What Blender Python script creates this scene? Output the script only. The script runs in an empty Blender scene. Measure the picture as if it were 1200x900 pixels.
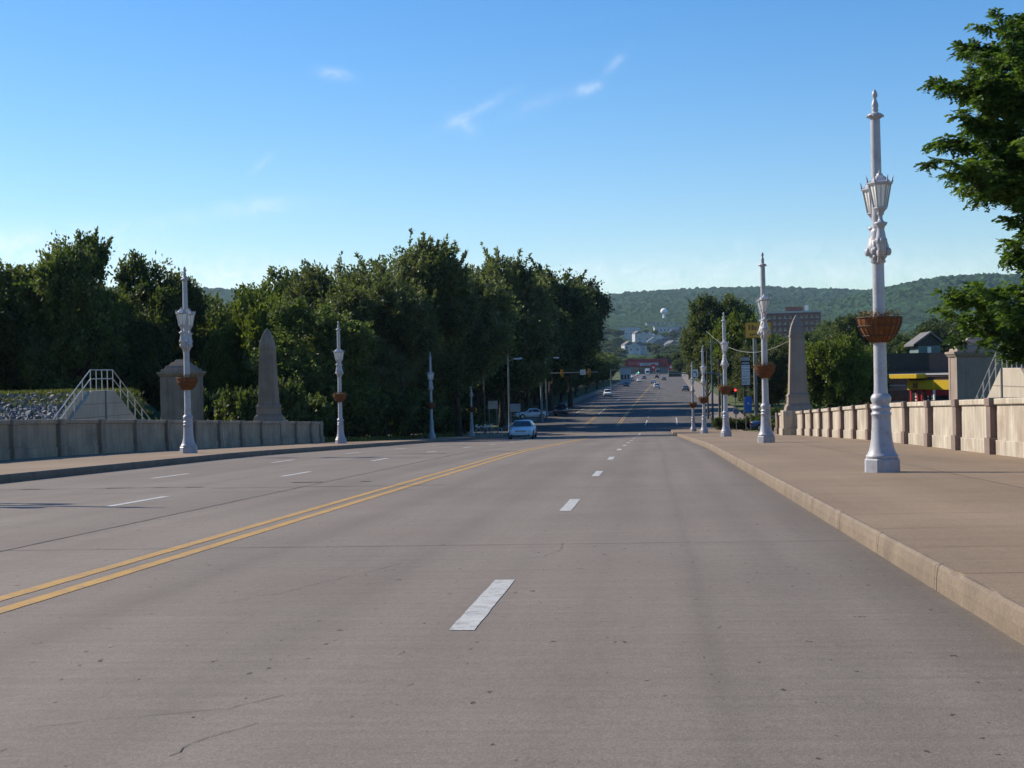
import bpy, bmesh, math, random
import numpy as np
from mathutils import Vector, Matrix, noise as mnoise

random.seed(7)
S = bpy.context.scene
C = S.collection

# ------------------------------------------------------------------ camera
F = 1800.0                      # focal length in photo pixels (1200 wide)
YAW = math.atan(162.0 / F)      # road heads 162 px right of the picture centre
PITCH = math.radians(-0.33)
ROLL = 0.022
HOR = 436.0                     # level line in the column of the road's vanishing point


def setup_camera():
    f0 = Vector((-math.sin(YAW), math.cos(YAW), 0.0))
    r0 = Vector((math.cos(YAW), math.sin(YAW), 0.0))
    up = Vector((0, 0, 1))
    f = f0 * math.cos(PITCH) + up * math.sin(PITCH)
    u0 = up * math.cos(PITCH) - f0 * math.sin(PITCH)
    rc = r0 * math.cos(ROLL) - u0 * math.sin(ROLL)
    uc = r0 * math.sin(ROLL) + u0 * math.cos(ROLL)
    m = Matrix((rc, uc, -f)).transposed().to_4x4()
    cam = bpy.data.cameras.new('camera')
    cam.sensor_width = 36.0
    cam.lens = 36.0 * F / 1200.0
    cam.clip_start = 0.05
    cam.clip_end = 20000.0
    o = bpy.data.objects.new('camera', cam)
    C.objects.link(o)
    o.matrix_world = m
    S.camera = o


setup_camera()

# ------------------------------------------------------------------ light
SUN_EL = math.radians(33.0)
SUN_AHEAD = math.radians(24.0)
SUN_DIR = Vector((-math.cos(SUN_AHEAD) * math.cos(SUN_EL), math.sin(SUN_AHEAD) * math.cos(SUN_EL), math.sin(SUN_EL)))
SKY_STRENGTH = 0.107
SUN_STRENGTH = 5.0
EXPOSURE = 0.5

S.view_settings.view_transform = 'Standard'
S.view_settings.look = 'None'
S.view_settings.gamma = 1.0
S.view_settings.exposure = EXPOSURE
S.view_settings.use_curve_mapping = False
S.cycles.max_bounces = 6
S.cycles.transparent_max_bounces = 4
S.cycles.volume_bounces = 0
S.cycles.use_denoising = True
S.cycles.caustics_reflective = False
S.cycles.caustics_refractive = False


def img_dir(u, v):
    """direction in the world of a point of the sky seen at photo pixel u, v"""
    v2 = v + ROLL * (u - 762)
    x = (u - 600) / F
    f0 = Vector((-math.sin(YAW), math.cos(YAW), 0.0))
    r0 = Vector((math.cos(YAW), math.sin(YAW), 0.0))
    return (f0 + r0 * x + Vector((0, 0, 1)) * ((HOR - v2) / F)).normalized()


def setup_world():
    w = bpy.data.worlds.new('World')
    S.world = w
    w.use_nodes = True
    nt = w.node_tree
    nt.nodes.clear()
    N, L = nt.nodes, nt.links
    out = N.new('ShaderNodeOutputWorld')
    bg = N.new('ShaderNodeBackground')
    bg.inputs['Strength'].default_value = SKY_STRENGTH
    sky = N.new('ShaderNodeTexSky')
    sky.sky_type = 'NISHITA'
    sky.sun_disc = False
    sky.sun_elevation = SUN_EL
    sky.sun_rotation = math.atan2(SUN_DIR.x, SUN_DIR.y)
    sky.altitude = 150
    sky.air_density = 1.0
    sky.dust_density = 0.25
    sky.ozone_density = 3.0
    tc = N.new('ShaderNodeTexCoord')

    def math_n(op, a, b=None, clamp=False):
        n = N.new('ShaderNodeMath')
        n.operation = op
        n.use_clamp = clamp
        for i, x in enumerate((a, b)):
            if x is None:
                continue
            if isinstance(x, (int, float)):
                n.inputs[i].default_value = x
            else:
                L.new(x, n.inputs[i])
        return n.outputs[0]

    def dot(vec):
        n = N.new('ShaderNodeVectorMath')
        n.operation = 'DOT_PRODUCT'
        L.new(tc.outputs['Generated'], n.inputs[0])
        n.inputs[1].default_value = vec
        return n.outputs['Value']
    nz = N.new('ShaderNodeTexNoise')
    nz.inputs['Scale'].default_value = 75
    nz.inputs['Detail'].default_value = 7
    nz.inputs['Roughness'].default_value = 0.62
    nz.inputs['Distortion'].default_value = 1.1
    L.new(tc.outputs['Generated'], nz.inputs['Vector'])
    total = None
    # thin wisps: photo position, half length, half width (px), tilt (deg, up to the right), strength
    for (u, v, a, b, tilt, k) in ((697, 104, 14, 6, 14, 1.0), (729, 74, 15, 5, 45, .7), (565, 130, 50, 5, 26, .55),
                                  (550, 146, 15, 8, -30, .6), (400, 87, 18, 6, -6, .8), (312, 192, 14, 4, 42, .6),
                                  (305, 241, 40, 9, 6, .8), (640, 120, 30, 8, 20, .35), (10, 300, 130, 26, 2, 1.3),
                                  (250, 325, 130, 22, 0, 1.3), (120, 270, 200, 9, 8, .4), (700, 326, 420, 20, 0, 1.0),
                                  (960, 288, 160, 9, -3, .3), (1130, 318, 160, 14, 0, .4)):
        c = img_dir(u, v)
        t = math.radians(tilt)
        ax = (img_dir(u + 10 * math.cos(t), v - 10 * math.sin(t)) - c).normalized()
        ay = (img_dir(u + 10 * math.sin(t), v + 10 * math.cos(t)) - c).normalized()
        px = math_n('MULTIPLY', math_n('SUBTRACT', dot(ax), ax.dot(c)), F / a)
        py = math_n('MULTIPLY', math_n('SUBTRACT', dot(ay), ay.dot(c)), F / b)
        r2 = math_n('ADD', math_n('MULTIPLY', px, px), math_n('MULTIPLY', py, py))
        front = math_n('GREATER_THAN', dot(c), 0.7)
        g = math_n('MULTIPLY', math_n('POWER', 2.718, math_n('MULTIPLY', r2, -1.0)), math_n('MULTIPLY', front, k))
        total = g if total is None else math_n('ADD', total, g)
    mr = N.new('ShaderNodeMapRange')
    mr.inputs['From Min'].default_value = 0.33
    mr.inputs['From Max'].default_value = 0.72
    L.new(nz.outputs['Fac'], mr.inputs['Value'])
    m = math_n('MULTIPLY', total, mr.outputs[0], clamp=True)
    m = math_n('MULTIPLY', m, 0.5, clamp=True)
    # a real sky photographs a little more saturated than the model
    hs = N.new('ShaderNodeHueSaturation')
    hs.inputs['Saturation'].default_value = 1.36
    hs.inputs['Hue'].default_value = 0.506
    L.new(sky.outputs[0], hs.inputs['Color'])
    mix = N.new('ShaderNodeMixRGB')
    L.new(m, mix.inputs['Fac'])
    L.new(hs.outputs[0], mix.inputs['Color1'])
    mix.inputs['Color2'].default_value = (7.2, 7.6, 8.2, 1)
    L.new(mix.outputs[0], bg.inputs['Color'])
    L.new(bg.outputs[0], out.inputs['Surface'])


setup_world()


def setup_sun():
    s = bpy.data.lights.new('sun', 'SUN')
    s.energy = SUN_STRENGTH
    s.angle = math.radians(0.5)
    s.color = (1.0, 0.88, 0.72)
    o = bpy.data.objects.new('sun', s)
    C.objects.link(o)
    o.rotation_euler = (-SUN_DIR).to_track_quat('-Z', 'Y').to_euler()
    o.location = (-40, 0, 40)


setup_sun()

# ------------------------------------------------------------------ placing


def pt(u, dep):
    """ground point (X, Y) seen in photo column u at distance dep"""
    cx = (u - 600) / F * dep
    return (cx * math.cos(YAW) - dep * math.sin(YAW), cx * math.sin(YAW) + dep * math.cos(YAW))


def zt(u, v, dep):
    return -(v + ROLL * (u - 762) - HOR) * dep / F


_ys = np.arange(-120.0, 5600.0, 1.0)
_rp = np.interp(_ys, [-120, 0, 29, 58.5, 90, 126.5, 157, 172, 200, 250, 400, 600, 800, 1000, 1500, 5600],
                [0.9, -1.42, -2.17, -2.95, -4.04, -5.31, -6.38, -6.6, -6.5, -5.9, -5.2, -4.0, -2.3, -0.5, 6, 6])
_k = np.hanning(19)
_k /= _k.sum()
_rs = np.convolve(np.pad(_rp, 9, mode='edge'), _k, mode='valid')
_rs += (-1.42 - np.interp(0, _ys, _rs))


def zr(y):
    """height of the carriageway (the eye is at 0)"""
    return float(np.interp(y, _ys, _rs))


XL, XR = -15.7, 2.15            # bridge kerbs
WL, WR = -22.3, 8.5             # parapet faces
KH = 0.2                        # kerb height
# the street beyond the crossing, slightly turned to the right
SX0, SY0, ST = -4.0, 200.0, 0.0133


def street(s, y):
    return (SX0 + s + ST * (y - SY0), y)


def smooth(a, b, x):
    t = min(1.0, max(0.0, (x - a) / (b - a)))
    return t * t * (3 - 2 * t)


def base_ground(y):
    if y < 172:
        return float(np.interp(y, [-120, 40, 92, 130, 172], [-14, -14, -8.2, -7.3, -6.78]))
    return zr(y) - 0.16


def ground_z(x, y):
    b = base_ground(y)
    h = b
    if 96 < y < 170:
        k = smooth(96, 104, y) * (1 - smooth(164, 170, y) * .9)
        edge = zr(y) + KH - 0.06
        if x < -6.8:
            t = 1 - smooth(-27.0, -48.0, x) if x < -27 else 1.0
            h = max(h, b + (edge - b) * t * k)
        else:
            t = 1 - smooth(13.0, 24.0, x) if x > 13 else 1.0
            h = max(h, b + (edge - b) * t * k)
    if x < -33.5:               # flood levee upstream
        crest = -0.62
        prof = float(np.interp(y, [85, 103.5, 110, 128], [-8.5, crest, crest, -7.3]))
        t = smooth(-33.6, -37, x)
        h = max(h, b + (prof - b) * t)
    return h


# ------------------------------------------------------------------ materials
MATS = {}


def pbr(name, col, rough=0.75, metal=0.0, var=0.18, scale=1.2, fine=30.0, finevar=0.10, bump=0.15, bscale=45.0,
        streak=0.0, stain=None, stain_amt=0.0, stain_scale=0.6, spec=0.35, dist=0.02):
    if name in MATS:
        return MATS[name]
    m = bpy.data.materials.new(name)
    m.use_nodes = True
    nt = m.node_tree
    N, L = nt.nodes, nt.links
    b = N['Principled BSDF']
    b.inputs['Roughness'].default_value = rough
    b.inputs['Metallic'].default_value = metal
    b.inputs['Specular IOR Level'].default_value = spec
    g = N.new('ShaderNodeNewGeometry')

    def nz(sc, det=4, vec=None):
        n = N.new('ShaderNodeTexNoise')
        n.inputs['Scale'].default_value = sc
        n.inputs['Detail'].default_value = det
        n.inputs['Roughness'].default_value = 0.6
        L.new(vec or g.outputs['Position'], n.inputs['Vector'])
        return n.outputs['Fac']

    def mrange(src, lo, hi, f0=0.3, f1=0.7):
        r = N.new('ShaderNodeMapRange')
        r.inputs['From Min'].default_value = f0
        r.inputs['From Max'].default_value = f1
        r.inputs['To Min'].default_value = lo
        r.inputs['To Max'].default_value = hi
        L.new(src, r.inputs['Value'])
        return r.outputs[0]

    def mul(a, c):
        n = N.new('ShaderNodeMath')
        n.operation = 'MULTIPLY'
        L.new(a, n.inputs[0])
        L.new(c, n.inputs[1])
        return n.outputs[0]
    f = mul(mrange(nz(scale, 5), 1 - var, 1 + var), mrange(nz(fine, 3), 1 - finevar, 1 + finevar))
    if streak:
        mp = N.new('ShaderNodeMapping')
        mp.inputs['Scale'].default_value = (5, 5, 0.35)
        L.new(g.outputs['Position'], mp.inputs['Vector'])
        f = mul(f, mrange(nz(1.0, 4, mp.outputs[0]), 1 - streak, 1 + streak * 0.5))
    mx = N.new('ShaderNodeMixRGB')
    mx.blend_type = 'MULTIPLY'
    mx.inputs['Fac'].default_value = 1
    mx.inputs['Color1'].default_value = (*col, 1)
    L.new(f, mx.inputs['Color2'])
    colout = mx.outputs[0]
    if stain:
        st = N.new('ShaderNodeMixRGB')
        L.new(mrange(nz(stain_scale, 6), 0, stain_amt, 0.48, 0.72), st.inputs['Fac'])
        L.new(colout, st.inputs['Color1'])
        st.inputs['Color2'].default_value = (*stain, 1)
        colout = st.outputs[0]
    L.new(colout, b.inputs['Base Color'])
    if bump:
        bp = N.new('ShaderNodeBump')
        bp.inputs['Strength'].default_value = bump
        bp.inputs['Distance'].default_value = dist
        L.new(nz(bscale, 4), bp.inputs['Height'])
        L.new(bp.outputs[0], b.inputs['Normal'])
    MATS[name] = m
    return m


def glow(name, col, strength):
    m = bpy.data.materials.new(name)
    m.use_nodes = True
    b = m.node_tree.nodes['Principled BSDF']
    b.inputs['Base Color'].default_value = (*[c * .3 for c in col], 1)
    b.inputs['Emission Color'].default_value = (*col, 1)
    b.inputs['Emission Strength'].default_value = strength
    return m


def leafmat(name, dark, light, trans=0.35, rough=0.55):
    m = bpy.data.materials.new(name)
    m.use_nodes = True
    nt = m.node_tree
    N, L = nt.nodes, nt.links
    N.clear()
    out = N.new('ShaderNodeOutputMaterial')
    at = N.new('ShaderNodeAttribute')
    at.attribute_name = 'tone'
    oi = N.new('ShaderNodeObjectInfo')
    mx = N.new('ShaderNodeMixRGB')
    mx.inputs['Color1'].default_value = (*dark, 1)
    mx.inputs['Color2'].default_value = (*light, 1)
    L.new(at.outputs['Fac'], mx.inputs['Fac'])
    hs = N.new('ShaderNodeHueSaturation')
    mr = N.new('ShaderNodeMapRange')
    mr.inputs['To Min'].default_value = 0.8
    mr.inputs['To Max'].default_value = 1.2
    L.new(oi.outputs['Random'], mr.inputs['Value'])
    L.new(mr.outputs[0], hs.inputs['Value'])
    L.new(mx.outputs[0], hs.inputs['Color'])
    d = N.new('ShaderNodeBsdfPrincipled')
    d.inputs['Roughness'].default_value = rough
    d.inputs['Specular IOR Level'].default_value = 0.3
    t = N.new('ShaderNodeBsdfTranslucent')
    L.new(hs.outputs[0], d.inputs['Base Color'])
    tint = N.new('ShaderNodeMixRGB')
    tint.blend_type = 'MULTIPLY'
    tint.inputs['Fac'].default_value = 1
    tint.inputs['Color2'].default_value = (1.25, 1.3, 0.55, 1)
    L.new(hs.outputs[0], tint.inputs['Color1'])
    L.new(tint.outputs[0], t.inputs['Color'])
    ms = N.new('ShaderNodeMixShader')
    ms.inputs['Fac'].default_value = trans
    L.new(d.outputs[0], ms.inputs[1])
    L.new(t.outputs[0], ms.inputs[2])
    L.new(ms.outputs[0], out.inputs['Surface'])
    return m


# ------------------------------------------------------------------ mesh tools
class MB:
    def __init__(self):
        self.v, self.f, self.sm = [], [], []

    def add(self, vs, fs, smooth=False):
        o = len(self.v)
        self.v += [tuple(p) for p in vs]
        self.f += [tuple(i + o for i in f) for f in fs]
        self.sm += [smooth] * len(fs)
        return self

    def box(self, x0, x1, y0, y1, z0, z1):
        vs = [(x, y, z) for z in (z0, z1) for y in (y0, y1) for x in (x0, x1)]
        return self.add(vs, [(0, 2, 3, 1), (4, 5, 7, 6), (0, 1, 5, 4), (1, 3, 7, 5), (3, 2, 6, 7), (2, 0, 4, 6)])

    def frustum(self, c, r0, r1, z0, z1):
        """rectangular frustum about (cx, cy) with half sizes r0 at z0, r1 at z1"""
        vs = []
        for (rx, ry), z in ((r0, z0), (r1, z1)):
            vs += [(c[0] - rx, c[1] - ry, z), (c[0] + rx, c[1] - ry, z), (c[0] + rx, c[1] + ry, z), (c[0] - rx, c[1] + ry, z)]
        return self.add(vs, [(3, 2, 1, 0), (4, 5, 6, 7)] + [(i, (i + 1) % 4, 4 + (i + 1) % 4, 4 + i) for i in range(4)])

    def lathe(self, prof, n=20, c=(0, 0), smooth=True, rot=0.0, caps=True):
        o = []
        for (r, z) in prof:
            for i in range(n):
                a = 2 * math.pi * i / n + rot
                o.append((c[0] + r * math.cos(a), c[1] + r * math.sin(a), z))
        fs = []
        for k in range(len(prof) - 1):
            for i in range(n):
                j = (i + 1) % n
                fs.append((k * n + i, k * n + j, (k + 1) * n + j, (k + 1) * n + i))
        self.add(o, fs, smooth)
        if caps:
            self.add(o[:n], [tuple(reversed(range(n)))])
            self.add(o[-n:], [tuple(range(n))])
        return self

    def tube(self, pts, rad, n=8, smooth=True):
        pts = [Vector(p) for p in pts]
        if isinstance(rad, (int, float)):
            rad = [rad] * len(pts)
        vs = []
        prev = None
        for i, p in enumerate(pts):
            d = (pts[min(i + 1, len(pts) - 1)] - pts[max(i - 1, 0)])
            d = d.normalized() if d.length > 1e-9 else Vector((0, 0, 1))
            if prev is None:
                ref = Vector((1, 0, 0)) if abs(d.x) < 0.8 else Vector((0, 1, 0))
                a = d.cross(ref).normalized()
            else:
                a = (prev - d * prev.dot(d)).normalized()
            prev = a
            b = d.cross(a)
            for k in range(n):
                t = 2 * math.pi * k / n
                vs.append(p + (a * math.cos(t) + b * math.sin(t)) * rad[i])
        fs = []
        for i in range(len(pts) - 1):
            for k in range(n):
                j = (k + 1) % n
                fs.append((i * n + k, i * n + j, (i + 1) * n + j, (i + 1) * n + k))
        self.add(vs, fs, smooth)
        self.add(vs[:n], [tuple(reversed(range(n)))])
        self.add(vs[-n:], [tuple(range(n))])
        return self

    def prism(self, poly, y0, y1):
        """polygon given in (x, z), extruded along y"""
        n = len(poly)
        vs = [(x, y0, z) for x, z in poly] + [(x, y1, z) for x, z in poly]
        return self.add(vs, [tuple(range(n)), tuple(reversed(range(n, 2 * n)))] +
                        [((i + 1) % n, i, i + n, (i + 1) % n + n) for i in range(n)])

    def prism_x(self, poly, x0, x1):
        """polygon given in (y, z), extruded along x"""
        n = len(poly)
        vs = [(x0, y, z) for y, z in poly] + [(x1, y, z) for y, z in poly]
        return self.add(vs, [tuple(reversed(range(n))), tuple(range(n, 2 * n))] +
                        [(i, (i + 1) % n, (i + 1) % n + n, i + n) for i in range(n)])

    def sphere(self, c, r, n=14, m=8, sz=1.0):
        prof = [(max(1e-3, r * math.sin(math.pi * k / m)), c[2] - r * sz * math.cos(math.pi * k / m)) for k in range(m + 1)]
        return self.lathe(prof, n, (c[0], c[1]), True, caps=False)

    def map(self, fn):
        self.v = [tuple(fn(*p)) for p in self.v]
        return self

    def build(self, name, mat, parent=None, origin=None, bevel=0.0, loc=None):
        me = bpy.data.meshes.new(name)
        v = self.v
        if origin is not None:
            v = [(p[0] - origin[0], p[1] - origin[1], p[2] - origin[2]) for p in v]
        me.from_pydata(v, [], self.f)
        me.polygons.foreach_set('use_smooth', self.sm)
        me.materials.append(mat)
        me.update()
        bm = bmesh.new()
        bm.from_mesh(me)
        bmesh.ops.recalc_face_normals(bm, faces=bm.faces)
        bm.to_mesh(me)
        bm.free()
        o = bpy.data.objects.new(name, me)
        C.objects.link(o)
        if parent:
            o.parent = parent
        if origin is not None and parent is None:
            o.location = origin
        if loc is not None:
            o.location = loc
        if bevel:
            mo = o.modifiers.new('bevel', 'BEVEL')
            mo.width = bevel
            mo.segments = 2
            mo.limit_method = 'ANGLE'
            mo.angle_limit = math.radians(40)
        return o


def tag(o, label=None, cat=None, group=None, kind=None):
    if label:
        o['label'] = label
    if cat:
        o['category'] = cat
    if group:
        o['group'] = group
    if kind:
        o['kind'] = kind
    return o


def thing(name, label, cat, loc=(0, 0, 0), rz=0.0, group=None):
    o = bpy.data.objects.new(name, None)
    C.objects.link(o)
    o.location = loc
    o.rotation_euler = (0, 0, rz)
    o.empty_display_size = 0.3
    return tag(o, label, cat, group)


def copy_tree(o, parent=None):
    c = o.copy()
    C.objects.link(c)
    c.parent = parent
    for ch in list(o.children):
        copy_tree(ch, c)
    return c


def struct(o):
    o['kind'] = 'structure'
    return o

# ------------------------------------------------------------------ setting materials
def road_material(name, col, groove=0.07, oil=0.13, pits=True, patch=0.10, lanes=()):
    m = bpy.data.materials.new(name)
    m.use_nodes = True
    nt = m.node_tree
    N, L = nt.nodes, nt.links
    b = N['Principled BSDF']
    b.inputs['Roughness'].default_value = 0.82
    b.inputs['Specular IOR Level'].default_value = 0.25
    g = N.new('ShaderNodeNewGeometry')

    def nz(scale, det=4, rough=0.6):
        mp = N.new('ShaderNodeMapping')
        mp.inputs['Scale'].default_value = scale
        L.new(g.outputs['Position'], mp.inputs['Vector'])
        n = N.new('ShaderNodeTexNoise')
        n.inputs['Scale'].default_value = 1
        n.inputs['Detail'].default_value = det
        n.inputs['Roughness'].default_value = rough
        L.new(mp.outputs[0], n.inputs['Vector'])
        return n.outputs['Fac']

    def mr(src, f0, f1, t0, t1):
        r = N.new('ShaderNodeMapRange')
        for k, v in (('From Min', f0), ('From Max', f1), ('To Min', t0), ('To Max', t1)):
            r.inputs[k].default_value = v
        L.new(src, r.inputs['Value'])
        return r.outputs[0]

    def mul(a, c):
        n = N.new('ShaderNodeMath')
        n.operation = 'MULTIPLY'
        L.new(a, n.inputs[0])
        L.new(c, n.inputs[1])
        return n.outputs[0]
    f = mr(nz((0.9, 0.035, 1), 4), .3, .7, 1 - oil, 1 + oil * 0.7)           # wear along the lanes
    f = mul(f, mr(nz((0.25, 0.16, 1), 6), .3, .7, 1 - patch, 1 + patch))      # broad patches
    f = mul(f, mr(nz((0.5, 9, 1), 3), .3, .7, 1 - groove, 1 + groove))        # raked across
    f = mul(f, mr(nz((95, 42, 60), 2, .7), .3, .7, .80, 1.18))                # aggregate
    f = mul(f, mr(nz((17, 12, 12), 4, .7), .3, .7, .90, 1.09))
    if lanes:
        sx = N.new('ShaderNodeSeparateXYZ')
        L.new(g.outputs['Position'], sx.inputs[0])
        for (x0, wd, amt) in lanes:
            d = N.new('ShaderNodeMath'); d.operation = 'SUBTRACT'
            L.new(sx.outputs['X'], d.inputs[0]); d.inputs[1].default_value = x0
            w = N.new('ShaderNodeMath'); w.operation = 'ADD'
            L.new(d.outputs[0], w.inputs[0])
            L.new(mr(nz((.3, .05, 1), 2), .2, .8, -.10, .10), w.inputs[1])
            a = N.new('ShaderNodeMath'); a.operation = 'ABSOLUTE'
            L.new(w.outputs[0], a.inputs[0])
            f = mul(f, mr(a.outputs[0], 0, wd, 1 - amt, 1.0))
    if pits:
        f = mul(f, mr(nz((15, 6.5, 7), 3, .5), .26, .31, .28, 1.0))            # spalls
        f = mul(f, mr(nz((5.4, 2.6, 2), 3, .5), .205, .235, .55, 1.0))
    mx = N.new('ShaderNodeMixRGB')
    mx.blend_type = 'MULTIPLY'
    mx.inputs['Fac'].default_value = 1
    mx.inputs['Color1'].default_value = (*col, 1)
    L.new(f, mx.inputs['Color2'])
    # faint rust tint in patches
    tn = N.new('ShaderNodeMixRGB')
    tn.blend_type = 'MULTIPLY'
    L.new(mr(nz((0.35, 0.3, 1), 4), .45, .7, 0, .6), tn.inputs['Fac'])
    L.new(mx.outputs[0], tn.inputs['Color1'])
    tn.inputs['Color2'].default_value = (1.0, .94, .92, 1)
    L.new(tn.outputs[0], b.inputs['Base Color'])
    bp = N.new('ShaderNodeBump')
    bp.inputs['Strength'].default_value = 0.35
    bp.inputs['Distance'].default_value = 0.008
    L.new(nz((45, 45, 45), 4), bp.inputs['Height'])
    L.new(bp.outputs[0], b.inputs['Normal'])
    return m


M_deck = road_material('deck_concrete', (.180, .155, .129), lanes=((-.45, .45, .09), (1.15, .4, .08), (-2.3, .45, .09), (-3.95, .45, .09), (-6.3, .6, .08), (-8.0, .5, .08), (-10.0, .5, .07), (-11.6, .5, .07), (-14.0, .8, .08), (2.05, .55, .22), (.36, .35, .07), (.36, .10, .08), (-15.5, .6, .2)))
M_street = road_material('street_asphalt', (.098, .092, .087), groove=0.03, oil=.22, pits=False, patch=.2)
M_walk = road_material('walk_concrete', (.236, .175, .115), groove=.05, oil=.10, pits=False, patch=.14)
M_kerb = pbr('kerb_stone', (.172, .133, .094), var=.22, scale=1.6, fine=25, finevar=.14, bump=.35, stain=(.115, .088, .066), stain_amt=.4, stain_scale=1.1)
M_white = pbr('white_road_paint', (.45, .45, .425), rough=.6, var=.10, scale=3, fine=55, finevar=.20, stain=(.22, .20, .18), stain_amt=.85, stain_scale=11)
M_yellow = pbr('yellow_road_paint', (.43, .25, .045), rough=.6, var=.12, scale=2, fine=45, finevar=.2, stain=(.20, .165, .12), stain_amt=.85, stain_scale=8)
M_crack = pbr('crack_tar', (.075, .068, .064), rough=.9, bump=0)
M_joint = pbr('joint_filler', (.10, .09, .083), rough=.9, var=.4, scale=2, bump=0)
M_stone = pbr('parapet_concrete', (.405, .360, .290), var=.16, scale=1.1, fine=22, finevar=.10, bump=.25, streak=.34,
              stain=(.22, .155, .11), stain_amt=.75, stain_scale=.75)
M_stone2 = pbr('weathered_shade_parapet', (.345, .268, .188), var=.2, scale=.9, fine=22, bump=.25, streak=.25, stain=(.13, .115, .10), stain_amt=.7, stain_scale=.8)  # stained copy for the left wall, its colour also toned for the shade there
M_pil2 = pbr('weathered_shade_pilaster', (.27, .205, .15), var=.2, scale=1.2, fine=22, streak=.2, bump=.25)  # left copy, colour toned along with the shaded wall
M_pil = pbr('pilaster_concrete', (.185, .135, .115), var=.18, scale=1.2, fine=22, streak=.2, bump=.25, stain=(.11, .08, .068), stain_amt=.6, stain_scale=1.1)
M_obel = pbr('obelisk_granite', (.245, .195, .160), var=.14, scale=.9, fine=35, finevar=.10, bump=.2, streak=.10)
M_obel2 = pbr('shaded_granite', (.205, .162, .128), var=.2, scale=.9, fine=35, bump=.2, streak=.2)  # granite copy for the left side, shade put into its darker colour
M_conc = pbr('stair_concrete', (.37, .33, .265), var=.12, scale=.8, fine=20, bump=.2, streak=.15, stain=(.25, .21, .17), stain_amt=.5)
M_galv = pbr('galvanised_rail', (.40, .41, .42), rough=.4, metal=.4, var=.08, bump=0)
M_grass = pbr('mown_grass', (.060, .085, .020), rough=.95, var=.35, scale=.35, fine=9, finevar=.35, bump=.8, bscale=14, dist=.06, stain=(.13, .125, .05), stain_amt=.6, stain_scale=.12)
M_earth = pbr('bank_earth', (.07, .075, .035), rough=.95, var=.35, scale=.15, fine=5, finevar=.3, bump=.8, bscale=8, dist=.08)
M_lot = pbr('side_pavement', (.20, .17, .14), var=.15, scale=.5, fine=20)


# ------------------------------------------------------------------ ribbons that follow the road
def ribbon(name, xa, xb, y0, y1, dz, mat, step=2.0, fz=zr, fx=None, curve=None):
    b = MB()
    n = max(1, int(round((y1 - y0) / step)))
    for i in range(n + 1):
        y = y0 + (y1 - y0) * i / n
        for x in (xa, xb):
            if curve:
                x = x + curve(y)
            px, py = fx(x, y) if fx else (x, y)
            b.v.append((px, py, fz(py) + dz))
    for i in range(n):
        b.f.append((2 * i, 2 * i + 1, 2 * i + 3, 2 * i + 2))
        b.sm.append(True)
    return b


def path_ribbon(b, pts, w, dz, fz=zr, jag=0.0, rng=random, seg=0.35):
    """thin irregular line along pts = [(x, y)]"""
    out = []
    for k in range(len(pts) - 1):
        (xa, ya), (xb, yb) = pts[k], pts[k + 1]
        n = max(1, int(math.hypot(xb - xa, yb - ya) / seg))
        for i in range(n):
            t = i / n
            out.append((xa + (xb - xa) * t + rng.uniform(-jag, jag), ya + (yb - ya) * t + rng.uniform(-jag, jag)))
    out.append(pts[-1])
    vs = []
    for i, (x, y) in enumerate(out):
        p, q = out[max(0, i - 1)], out[min(len(out) - 1, i + 1)]
        dx, dy = q[0] - p[0], q[1] - p[1]
        l = math.hypot(dx, dy) or 1
        ww = w * rng.uniform(.45, 1.3) * .5
        for s in (-1, 1):
            X, Y = x - dy / l * ww * s, y + dx / l * ww * s
            vs.append((X, Y, fz(Y) + dz))
    b.add(vs, [(2 * i, 2 * i + 1, 2 * i + 3, 2 * i + 2) for i in range(len(out) - 1)])


DECK_END = 169.0


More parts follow.
